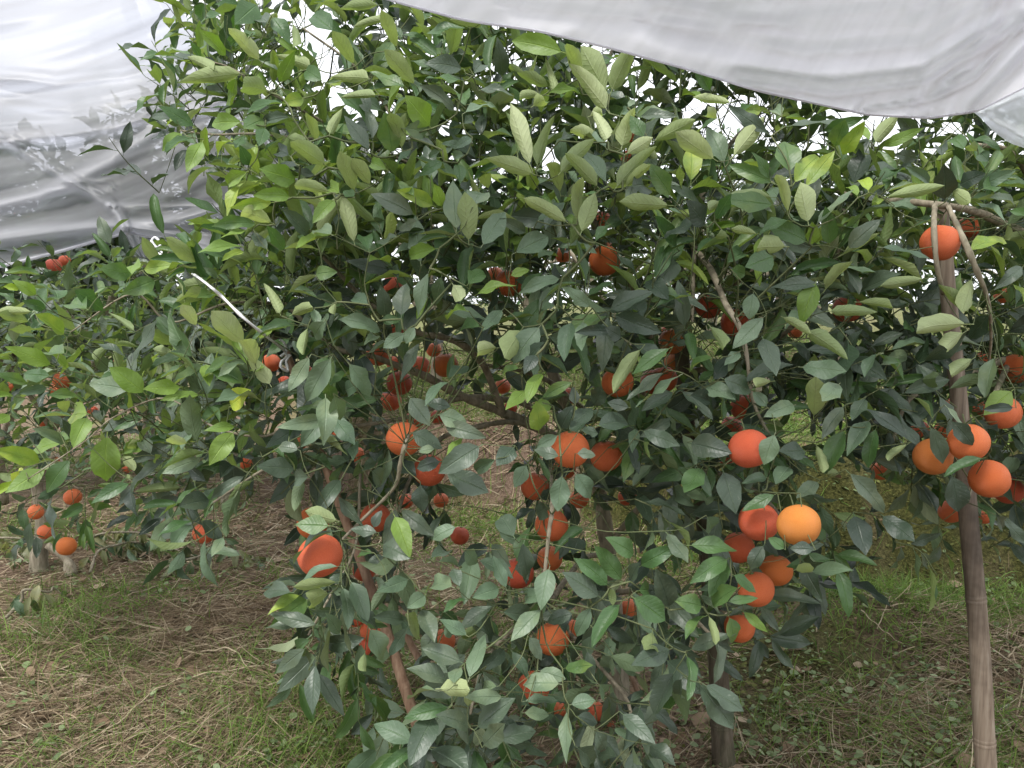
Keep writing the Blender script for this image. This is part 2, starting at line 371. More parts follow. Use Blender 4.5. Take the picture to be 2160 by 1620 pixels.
def ground_pts(n, ymin=1.3, ymax=9.0):
    """random ground points inside the view wedge, denser towards the camera"""
    y = ymin * (ymax / ymin) ** rng.random(n)
    x = (rng.random(n) * 2 - 1) * (0.72 * y + 0.25)
    return x, y
def strips(n, x, y, L, W, az, el, bend, seg, name, mat, label, rnd, z0=0.0):
    """curved flat blades, all in one mesh"""
    t = np.linspace(0, 1, seg + 1)[None]
    dx = np.cos(az)[:, None]; dy = np.sin(az)[:, None]
    e = el[:, None] - bend[:, None] * t
    step = (L / seg)[:, None]
    hor = np.cumsum(np.cos(e) * step, 1) - np.cos(e[:, :1]) * step; ver = np.cumsum(np.sin(e) * step, 1) - np.sin(e[:, :1]) * step
    wob = (rng.random((n, 1)) - 0.5) * 0.5 * L[:, None] * t * t
    cx = x[:, None] + dx * hor - dy * wob; cy = y[:, None] + dy * hor + dx * wob
    g = H(cx, cy) + 0.003
    cz = np.maximum(H(x, y)[:, None] + ver + z0, g)
    w = (W[:, None] * (1 - 0.85 * t ** 1.5)) * 0.5
    tw = rng.random((n, 1)) * 3.14
    sx = -dy * np.cos(tw) * w; sy = dx * np.cos(tw) * w; sz = np.sin(tw) * w
    A = np.stack([cx - sx, cy - sy, cz - sz], -1); B = np.stack([cx + sx, cy + sy, cz + sz], -1)
    V = np.stack([A, B], 2).reshape(-1, 3)
    k = (np.arange(n) * 2 * (seg + 1))[:, None] + (np.arange(seg) * 2)[None]
    F = np.stack([k, k + 1, k + 3, k + 2], -1).reshape(-1, 4)
    o = link(bpy.data.objects.new(name, mesh_np(name, V, F, [mat], attrs={'rnd': np.repeat(rnd, 2 * (seg + 1))})))
    return tag(o, label, kind='stuff')
def pick(x, y, dens):
    m = rng.random(len(x)) < dens; return x[m], y[m]
def blob(x, y, cx, cy, r, s=1.0):
    return s * np.exp(-((x - cx) ** 2 + (y - cy) ** 2) / r ** 2)
def gp(px, py): g = G(px, py); return g[0], g[1]
def blobs(x, y, L):
    s = 0
    for px, py, r, a in L:
        c = gp(px, py); s = s + blob(x, y, c[0], c[1], r, a)
    return s
# dry straw mat
x, y = ground_pts(260000)
dn = fbm(x * 1.3, y * 1.3, 21)
bare = blobs(x, y, [(1820, 1390, .22, 1.0), (1560, 1480, .3, .8), (1700, 1330, .22, .8), (1450, 1500, .3, .7), (1150, 1590, .3, .6), (1900, 1180, .5, .9), (2150, 1200, .4, .9)])
stw = blobs(x, y, [(500, 1280, .5, .8), (150, 1500, .5, .9), (400, 1550, .4, .9), (2120, 1400, .35, 1.3), (1980, 1520, .35, .9), (1750, 1480, .4, .6), (1850, 1600, .4, .5), (1300, 1560, .5, .4), (620, 1400, .3, .7), (1000, 1000, .9, .5), (1990, 1330, .2, .6), (900, 1250, .4, .5), (350, 1400, .3, .6)])
x, y = pick(x, y, np.clip(0.30 * sstep(0.35, 0.65, dn) + 0.05 + 0.55 * stw - 0.75 * bare, 0.015, 1) * np.where(x > 0.5, 0.85, 1.0))
n = len(x)
az = R(25) + rng.normal(0, 0.75, n) + 1.5 * (fbm(x * 2, y * 2, 31) - 0.5) + np.pi * (rng.random(n) < 0.5)
strips(n, x, y, 0.05 + 0.17 * rng.random(n) ** 1.3, (0.0022 + 0.0030 * rng.random(n)) * np.clip(y / 3.2, 1, 2), az, rng.normal(0.12, 0.18, n), rng.normal(0.3, 0.5, n), 4,
       'dry_straw', M_straw, 'dry brown straw and dead grass matted over the orchard floor', np.clip(rng.beta(2, 2.2, n), 0, 1), 0.012)
# green grass
x, y = ground_pts(150000)
dn = fbm(x * 2.1 + 9, y * 2.1, 41)
gr = blobs(x, y, [(640, 1540, .35, 1.6), (780, 1580, .25, 1.2), (180, 1270, .28, 1.0), (120, 1350, .2, .9), (250, 1400, .16, .8), (1780, 1240, .35, 1.6), (1900, 1270, .3, 1.0), (1700, 1250, .2, 1.2), (1040, 1120, .3, 1.8), (1000, 960, .7, .7), (1450, 950, .8, .6), (1750, 980, .6, .8), (920, 1130, .25, 1.0),
                  (1150, 1180, .25, 1.0), (1440, 1180, .3, 1.0), (2100, 1290, .2, .9), (2100, 1580, .25, .7), (1800, 1560, .3, .5), (330, 1120, .3, .8), (1680, 900, .6, .8), (1950, 1040, .6, 1.0), (250, 930, .6, .8), (60, 1130, .3, .5), (1150, 780, 1.5, .6)])
x, y = pick(x, y, np.clip(0.22 * sstep(0.45, 0.7, dn) + 0.55 * gr + 0.03 + 0.6 * (y > bank_line(x) + 0.5), 0, 1) * (1 - 0.93 * ((x > 0.9) & (y > bank_line(x) - 0.02) & (y < bank_line(x) + 0.42))))
n = len(x)
strips(n, x, y, 0.05 + 0.13 * rng.random(n) ** 1.3, (0.0022 + 0.0028 * rng.random(n)) * np.clip(y / 3, 1, 2), rng.random(n) * 6.283, rng.normal(1.15, 0.3, n), rng.normal(0.9, 0.5, n), 4,
       'grass', M_grass, 'thin bright green grass growing in tufts between the straw', np.clip(rng.beta(2.2, 2, n), 0, 1))
# weeds: small round and oval leaves held close to the ground
def weeds(n0, name, mat, label, size, hmax, densf, seed):
    x, y = ground_pts(n0); x, y = pick(x, y, densf(x, y)); n = len(x)
    az = rng.random(n) * 6.283; s = size * (0.35 + 1.5 * rng.random(n) ** 2); z = H(x, y) + hmax * rng.random(n) ** 1.5 + 0.006
    tilt = rng.normal(0.35, 0.35, n)
    U = np.stack([np.cos(az) * np.cos(tilt), np.sin(az) * np.cos(tilt), np.sin(tilt)], -1); W = np.stack([-np.sin(az), np.cos(az), rng.normal(0, .3, n)], -1)
    c = np.stack([x, y, z], -1); prof = [(0, .02), (.25, .36), (.6, .42), (.85, .22), (1, 0.01)]
    rows = []
    for tt, ww in prof:
        q = c + U * (s * tt)[:, None]; q[:, 2] -= 0.25 * s * tt * tt
        rows += [q - W * (s * ww)[:, None], q + W * (s * ww)[:, None]]
    V = np.stack(rows, 1).reshape(-1, 3); k = (np.arange(n) * 10)[:, None] + (np.arange(4) * 2)[None]
    F = np.stack([k, k + 1, k + 3, k + 2], -1).reshape(-1, 4)
    o = link(bpy.data.objects.new(name, mesh_np(name, V, F, [mat], attrs={'rnd': np.repeat(np.clip(rng.beta(2, 2, n), 0, 1), 10)})))
    tag(o, label, kind='stuff')
wb = [(1700, 1560, .5, 1.2), (1950, 1450, .35, .8), (1600, 1600, .3, .9), (1850, 1600, .4, 1.0), (30, 1560, .25, .5), (760, 1590, .3, .6), (1010, 1040, .4, 1.1), (1000, 870, .8, .8), (1760, 1050, .5, 1.0), (2140, 1180, .3, .8), (60, 1480, .15, .8), (500, 1470, .3, .3), (30, 1150, .5, .7), (400, 1200, .5, .5), (1480, 1560, .3, .5)]
weeds(60000, 'ground_weeds', M_weed, 'low round-leaved green weeds scattered over the orchard floor', 0.020, 0.05,
      lambda x, y: np.clip((0.04 + 0.30 * blobs(x, y, wb)) * (0.25 + 1.5 * sstep(0.35, 0.7, fbm(x * 6, y * 6, 62))) + 0.30 * sstep(0.55, 0.75, fbm(x * 2.5, y * 2.5, 61)), 0, 1), 3)
weeds(140000, 'moss_cover', M_moss, 'olive green moss covering the bank and damp soil', 0.014, 0.012,
      lambda x, y: np.clip(0.15 * (x > 0.2) + 0.95 * ((x > 0.6) & (np.abs(y - bank_line(x) - 0.2) < 0.35)) + 0.9 * blobs(x, y, [(1900, 1170, .7, 1), (2130, 1200, .5, 1), (1600, 1420, .4, .8), (1950, 1330, .25, .8)]), 0, 1), 4)
weeds(9000, 'leaf_litter', M_dead, 'fallen dry brown leaves lying on the ground', 0.045, 0.01,
      lambda x, y: 0.12 + 0.22 * sstep(0.45, 0.7, fbm(x * 1.7, y * 1.7, 71)), 5)
# ------------------------------------------------------------------ leaf shapes
NT_, NS_ = 8, 5
def leaf_geo(fold, curl, roll, wave, twist, seed, hw=0.205):
    r = np.random.default_rng(seed)
    t = np.linspace(0, 1, NT_); s = np.array([-1, -0.5, 0, 0.5, 1.0])
    e1, e2 = 0.62 + 0.25 * r.random(), 0.82 + 0.35 * r.random()
    prof = t ** e1 * (1 - t) ** e2; prof[0] = 0.03; prof[-1] = 0.006
    prof = prof / prof.max() * hw * (1 + 0.06 * r.standard_normal(NT_) * (t > 0) * (t < 1))
    V = []; UVs = []
    ph = r.random() * 6
    for i, tt in enumerate(t):
        ang = curl * tt; y = (math.sin(curl * tt) / curl) if abs(curl) > 1e-3 else tt
        zc = -(1 - math.cos(curl * tt)) / curl if abs(curl) > 1e-3 else 0
        for q in s:
            w = prof[i]
            ra = roll * (0.55 + 0.45 * math.sin(math.pi * min(1, tt * 1.1)))
            if ra > 0.05:
                x = w * math.sin(ra * q) / ra; z = w * (1 - math.cos(ra * q)) / ra
            else: x = w * q; z = 0
            z += fold * abs(x) + wave * 0.085 * math.sin(9 * tt + ph + (2.2 if q < 0 else 0)) * abs(q) * math.sin(math.pi * tt)
            a2 = twist * tt
            x, z = x * math.cos(a2) - z * math.sin(a2), x * math.sin(a2) + z * math.cos(a2)
            # lift offsets perpendicular to the curled axis
            V.append((x, y + z * math.sin(ang), zc + z * math.cos(ang))); UVs.append((0.5 + q / 2, tt))
    F = []
    for i in range(NT_ - 1):
        for j in range(4):
            a = i * 5 + j; F.append((a, a + 1, a + 6, a + 5))
    # petiole: a small three-sided stalk from the twig to the blade
    b = len(V)
    for (yy, rr, zz) in ((-0.13, 0.010, -0.01), (0.03, 0.008, 0.0)):
        for k in range(3):
            th = k * 2.094; V.append((rr * math.cos(th), yy, zz + rr * math.sin(th) - 0.004)); UVs.append((0.5, 0.02))
    for k in range(3): F.append((b + k, b + (k + 1) % 3, b + 3 + (k + 1) % 3, b + 3 + k))
    return np.array(V), np.array(F), np.array(UVs)
SHAPES = [leaf_geo(.10, .25, 0, .5, .1, 1), leaf_geo(.25, .45, 0, .8, -.15, 2), leaf_geo(.4, .6, 0, .5, .2, 3), leaf_geo(.15, .05, 0, 1.0, .0, 4),
          leaf_geo(.30, .9, 0, .7, -.2, 5), leaf_geo(.55, .3, 0, .6, .1, 6), leaf_geo(.2, .7, .3, 1.0, .3, 7),
          leaf_geo(.05, .35, 1.25, .4, .1, 8), leaf_geo(.0, .6, 1.6, .3, -.1, 9), leaf_geo(.1, -.3, 1.1, .6, .2, 10), leaf_geo(.0, .2, 1.9, .4, .15, 11, .26), leaf_geo(.1, .9, 1.4, .4, -.2, 12)]
FLAT = [0, 1, 2, 3, 4, 5, 6]; PODS = [7, 8, 9, 10, 11]
def unit(v): return v / (np.linalg.norm(v, axis=-1, keepdims=True) + 1e-12)

class Leaves:
    def __init__(s): s.b = []; s.d = []; s.n = []; s.L = []; s.w = []; s.sh = []; s.c = []; s.r = []; s.hero = []
    def add(s, b, d, n, L, w, sh, c, hero=False):
        d = unit(np.asarray(d, float)); n = np.asarray(n, float); n = n - (n @ d) * d
        if np.linalg.norm(n) < 1e-3: n = np.cross(d, [1, .3, .2])
        s.b.append(np.asarray(b, float)); s.d.append(d); s.n.append(unit(n)); s.L.append(L); s.w.append(w); s.sh.append(sh)
        s.c.append(LKEYS.index(c)); s.r.append(rng.random()); s.hero.append(hero)
    def arr(s):
        for k in 'b d n L w sh c r hero'.split(): setattr(s, k, np.array(getattr(s, k)))
        s.x = np.cross(s.d, s.n); return s
    def keep(s, m):
        for k in 'b d n L w sh c r hero x'.split(): setattr(s, k, getattr(s, k)[m])

# ------------------------------------------------------------------ tree growing
def grow(tree, skel, targets, rtip=0.0010, kk=0.36):
    """joins every shoot base to the nearest wood already there (a least-length tree), thicker towards the trunk"""
    S = []
    for pts, rad in skel:
        q, rr = catmull(pts, rad, 6); S.append(q)
    S = np.concatenate(S); T = np.asarray(targets); n = len(T)
    nodes = np.vstack([S, T]); ns = len(S)
    D = np.full(n, 1e9); par = np.zeros(n, int); path = np.zeros(n)
    for i0 in range(0, n, 400):
        dd = np.linalg.norm(T[i0:i0 + 400, None] - S[None], axis=2); par[i0:i0 + 400] = dd.argmin(1); D[i0:i0 + 400] = dd.min(1)
    done = np.zeros(n, bool); order = []
    for _ in range(n):
        k = np.argmin(np.where(done, 1e9, D)); done[k] = True; order.append(k)
        path[k] = D[k]
        dd = np.linalg.norm(T - T[k], axis=1) * 1.02 + 0.85 * path[k]
        m = (~done) & (dd < D); D[m] = dd[m]; par[m] = ns + k
    cnt = np.ones(n)
    for k in reversed(order):
        if par[k] >= ns: cnt[par[k] - ns] += cnt[k]
    buf = Buf()
    for k in range(n):
        a = nodes[par[k]]; b = T[k]; L = np.linalg.norm(b - a)
        if L < 1e-4: continue
        r0 = min(rtip * cnt[k] ** kk, 0.0023)
        r1 = r0 * 0.92
        mid = (a + b) / 2 + rng.normal(0, 0.06, 3) * L + np.array([0, 0, -0.05 * L])
        q, rr = catmull([a, mid, b], [r0, (r0 + r1) / 2, r1], 3 if L > 0.05 else 2)
        tube(buf, q, rr, 5 if r0 > 0.003 else 4, cap=False)
    return buf

def shoot(LV, buf, p0, D, length, nl, size, cls_p, droop, pod_p, gold=None, rad=0.0016):
    """one leafy shoot: a stem with leaves set in a spiral"""
    D = unit(D); X = unit(np.cross(D, [0.13, 0.4, 0.9])); Y = np.cross(D, X)
    tip = p0 + D * length; bend = np.array([0, 0, -0.12 * length * droop]) + rng.normal(0, .05, 3) * length
    pts, rr = catmull([p0, (p0 + tip) / 2 - bend * 0.6, tip + bend], [rad * 1.3, rad, rad * 0.6], 4)
    tube(buf, pts, rr, 4, cap=False)
    a0 = rng.random() * 6.28
    keys = list(cls_p); pr = np.array([cls_p[k] for k in keys], float); pr /= pr.sum()
    main = keys[rng.choice(len(keys), p=pr)]
    for i in range(nl):
        f = (i + 0.6) / nl; q = pts[min(len(pts) - 1, int(f * (len(pts) - 1) + 0.5))]
        th = a0 + i * 2.4; rad_v = math.cos(th) * X + math.sin(th) * Y
        phi = R(78 - 42 * f + rng.normal(0, 10))
        d = math.cos(phi) * D + math.sin(phi) * rad_v + np.array([0, 0, -droop * (0.55 + 0.3 * rng.random())])
        d = unit(d)
        nrm = D * 0.9 + np.array([0, 0, 0.5]) + rng.normal(0, 0.45, 3) - FW * 0.25 * droop
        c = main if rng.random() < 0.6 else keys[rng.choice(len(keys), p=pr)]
        if rng.random() < pod_p and c in 'pPyg': sh = PODS[rng.integers(5)]
        else: sh = FLAT[rng.integers(7)]
        L = size * (0.62 + 0.5 * rng.random()) * (1.0 if f > 0.25 else 0.8)
        LV.add(q, d, nrm, L, 0.68 + 0.38 * rng.random(), sh, c)

# ------------------------------------------------------------------ data read off the photograph
FRUIT = '''m 675 1172 47 r|big red orange alone at the lower left edge of the main crown
m 660 1103 34 o|orange capped by a folded leaf just above the big red one at lower left
m 1093 1209 33 r|round orange low in the middle with a dark leaf down its right side
m 1160 1178 27 r|half hidden orange directly under the one behind the hanging twig
m 1163 1108 35 r|orange crossed by a pale hanging twig low in the middle
m 1165 1348 36 r|round uncovered orange low in the middle hanging above the bottom leaves
m 1208 1325 19 r|sliver of orange peeping from behind the round low middle one
m 1203 948 40 r|red orange with a leaf across its right, left of a pair in the crown centre
m 1278 962 34 r|plain dark red orange, right one of the pair in the crown centre
m 1190 988 25 r|small red orange tucked under the left one of the centre pair
m 1128 1026 30 r|dark orange behind leaves below and left of the centre pair
m 1323 1048 20 r|pale orange sliver below and right of the centre pair
m 1222 1053 20 r|dim orange in the leaves straight below the centre pair
m 905 992 34 r|orange with a dark leaf across its upper half, left of centre
m 852 926 38 r|big pale orange behind a brown twig, left of centre
m 940 770 27 o|bright round orange below the arching bough left of centre
m 885 773 23 r|orange touching the bright round one on its left under the bough
m 915 738 16 r|tiny orange above the bright round one under the arching bough
m 797 748 25 r|orange at the left end of the lower bough under dark leaves
m 835 700 25 r|orange half covered by broad leaves above the arching bough
m 832 766 17 r|small orange between the two boughs at the left of the crown
m 824 845 23 r|lower front orange of the tight cluster under the lower bough
m 842 808 27 r|upper back orange of the tight cluster under the lower bough
m 750 958 18 r|small bright orange under a dark round leaf left of centre
m 872 890 22 r|dim orange over the big pale one behind the brown twig
m 924 880 16 r|tiny orange behind grey leaves beneath the fork of boughs
m 1074 597 30 r|orange high in the crown centre with a young leaf over its left
m 1044 580 18 r|edge of an orange behind the high centre one
m 1275 550 33 o|orange with its upper half under a dark leaf high in the crown
m 1270 465 22 r|orange split by a stem, highest in the crown centre
m 1277 522 15 r|tiny orange straight above the half covered high one
m 1187 538 17 r|small orange left of the half covered high one
m 828 602 22 r|orange behind grey green leaves at the upper left of the crown
m 1303 806 34 r|orange with a long leaf laid across it, right of centre
m 1200 835 18 r|small orange beside the pale limb at the centre
m 1378 806 28 r|dark back orange of the cluster under long leaves right of centre
m 1400 800 29 r|front orange of the cluster under long leaves right of centre
m 1425 768 26 y|yellowish orange in the middle of the cluster right of centre
m 1418 720 29 y|yellow orange at the top of the cluster right of centre
m 1410 702 18 r|red orange peeping over the yellow one right of centre
m 1495 645 28 r|orange left of the bent branch, upper right of the crown
m 1552 680 32 r|orange touched by the bent branch, upper right of the crown
m 1592 702 18 r|dark orange behind leaves right of the bent branch
m 1570 860 29 r|orange behind grey leaves over the big one at right
m 1543 900 23 r|orange slice under a small leaf up left of the big one at right
m 1580 946 43 r|biggest light orange at the right side, pointed leaf over its right
m 1532 968 15 r|tiny orange bit at the left of the biggest light one
m 1600 1100 42 r|red orange at lower right, left one of a touching pair
m 1685 1107 45 y|yellow orange with dry tip, right one of the touching pair at lower right
m 1558 1155 33 r|deep red orange behind leaves under the touching pair
m 1637 1203 34 o|orange with green calyx under the yellow one at lower right
m 1595 1243 38 r|dark red orange below the touching pair, leaf point on its left
m 1560 1323 32 r|lowest orange at the right side half behind a leaf
m 1326 1285 23 r|small orange under the dark glossy leaves low right of centre
m 935 1352 26 r|narrow slice of orange among low leaves left of centre
m 780 1332 22 r|upper orange of the pair behind the grey leaf at low left
m 778 1364 21 r|lower orange of the pair behind the grey leaf at low left
m 750 1305 18 r|small dark orange above the low left pair
m 768 1202 24 r|orange behind the leaning stake at the left
m 792 1092 32 r|orange behind a curly sprig of dark leaves at lower left
m 970 1130 20 r|thin edge of orange behind a round grey leaf
m 1125 1450 34 r|orange under a broad grey leaf near the bottom
m 1180 1495 17 r|small orange bit near the bottom left of two slivers
m 1254 1500 22 r|orange slice near the bottom behind drooping leaves
m 1287 1537 16 r|lowest sliver of orange at the bottom of the crown
m 430 1125 23 r|orange hanging under the low left spray over the ground
m 1060 815 17 r|tiny orange under the rising bough near centre
m 1077 860 14 r|tiny orange at the crotch where the boughs meet
m 930 1055 16 r|small pale orange below the leaf-crossed one left of centre
m 856 1057 16 r|small pink orange bit above a round dark leaf at left
m 625 935 21 r|dim orange behind leaves under the left grey twig
m 690 912 15 r|tiny orange high beside the hanging long leaves at left
m 713 918 14 r|faint orange between hanging long leaves at left
m 520 975 16 r|small dim orange under the dark left leaves
m 572 765 20 r|orange beside the knotted end of the white cord
m 600 806 14 r|tiny orange just under the cord knot
m 645 783 14 r|tiny orange right of the reddish stake top
m 1787 652 30 r|orange mostly hidden behind two pod-like leaves at upper right
m 1677 700 15 r|tiny dark orange above the pod-like leaf at right
m 1337 292 18 r|small orange high up behind the palest leaf cluster
m 1325 332 16 r|small orange lower behind the palest leaf cluster
r 1857 993 20 r|small orange at the tip of a curled leaf between the trees
r 1983 512 39 r|orange behind the top of the bamboo pole
r 2045 482 27 r|orange right of the bamboo pole top
r 2017 857 24 r|orange left above the cluster on the right tree
r 2067 860 20 r|dim orange in the middle of the right tree cluster
r 2115 870 36 r|orange under a broad yellowish leaf on the right tree
r 2043 933 41 r|big dark orange in the middle of the right tree cluster
r 1968 963 39 y|yellow orange lowest left of the right tree cluster
r 1940 905 19 r|small orange above the yellow one on the right tree
r 1988 908 18 r|small orange between leaves over the yellow one on the right tree
r 2087 1010 40 o|pale orange showing its navel beside the bamboo pole
r 2127 1033 31 r|orange behind the pale navel one at the right edge
r 2007 1078 26 r|low orange left of the bamboo pole
r 2076 1090 15 r|tiny orange right of the bamboo pole
r 2117 622 19 r|small dim orange high at the right edge
r 2077 757 17 r|small orange behind the hanging pale leaf at right
r 2142 778 31 o|bright orange cut by the right edge of the photo
r 2120 787 16 r|small orange left of the one at the right edge
l 112 562 17 r|orange under the film hem on the left tree
l 136 550 12 r|tiny orange touching the film hem on the left tree
l 195 760 14 r|tiny orange high in the dark of the left tree
l 250 768 13 r|small orange right of the twin high ones on the left tree
l 132 802 19 r|pinkish orange at the twig on the left tree
l 122 822 16 r|dark orange under the pinkish one on the left tree
l 22 815 11 r|tiny orange at the left edge of the photo
l 312 832 11 r|tiny orange right of the broad pale leaf
l 195 868 12 r|tiny orange under the heart shaped young leaf
l 90 890 11 r|faint orange in the shade of the left tree
l 75 1080 16 r|orange above the trunk of the left tree
l 96 1122 16 r|orange against the trunk of the left tree
l 153 1048 18 r|orange hanging low in the left tree, upper of two
l 140 1152 20 o|lowest orange of the left tree near its foot
l 268 988 10 r|tiny orange low in the middle of the left spray
l 125 966 9 r|faintest orange behind the left spray'''
FR = []
for ln in FRUIT.splitlines():
    a, lab = ln.split('|'); o, x, y, r, c = a.split(); x, y, r = float(x), float(y), float(r)
    d = FPX * 0.0395 / r
    d = min(d, 2.75) if o in 'mr' else np.clip(d, 2.75, 4.1)
    if o in 'mr': d = max(d, 1.42)
    FR.append([o, x, y, r, c, float(d), r * float(d) / FPX, lab])

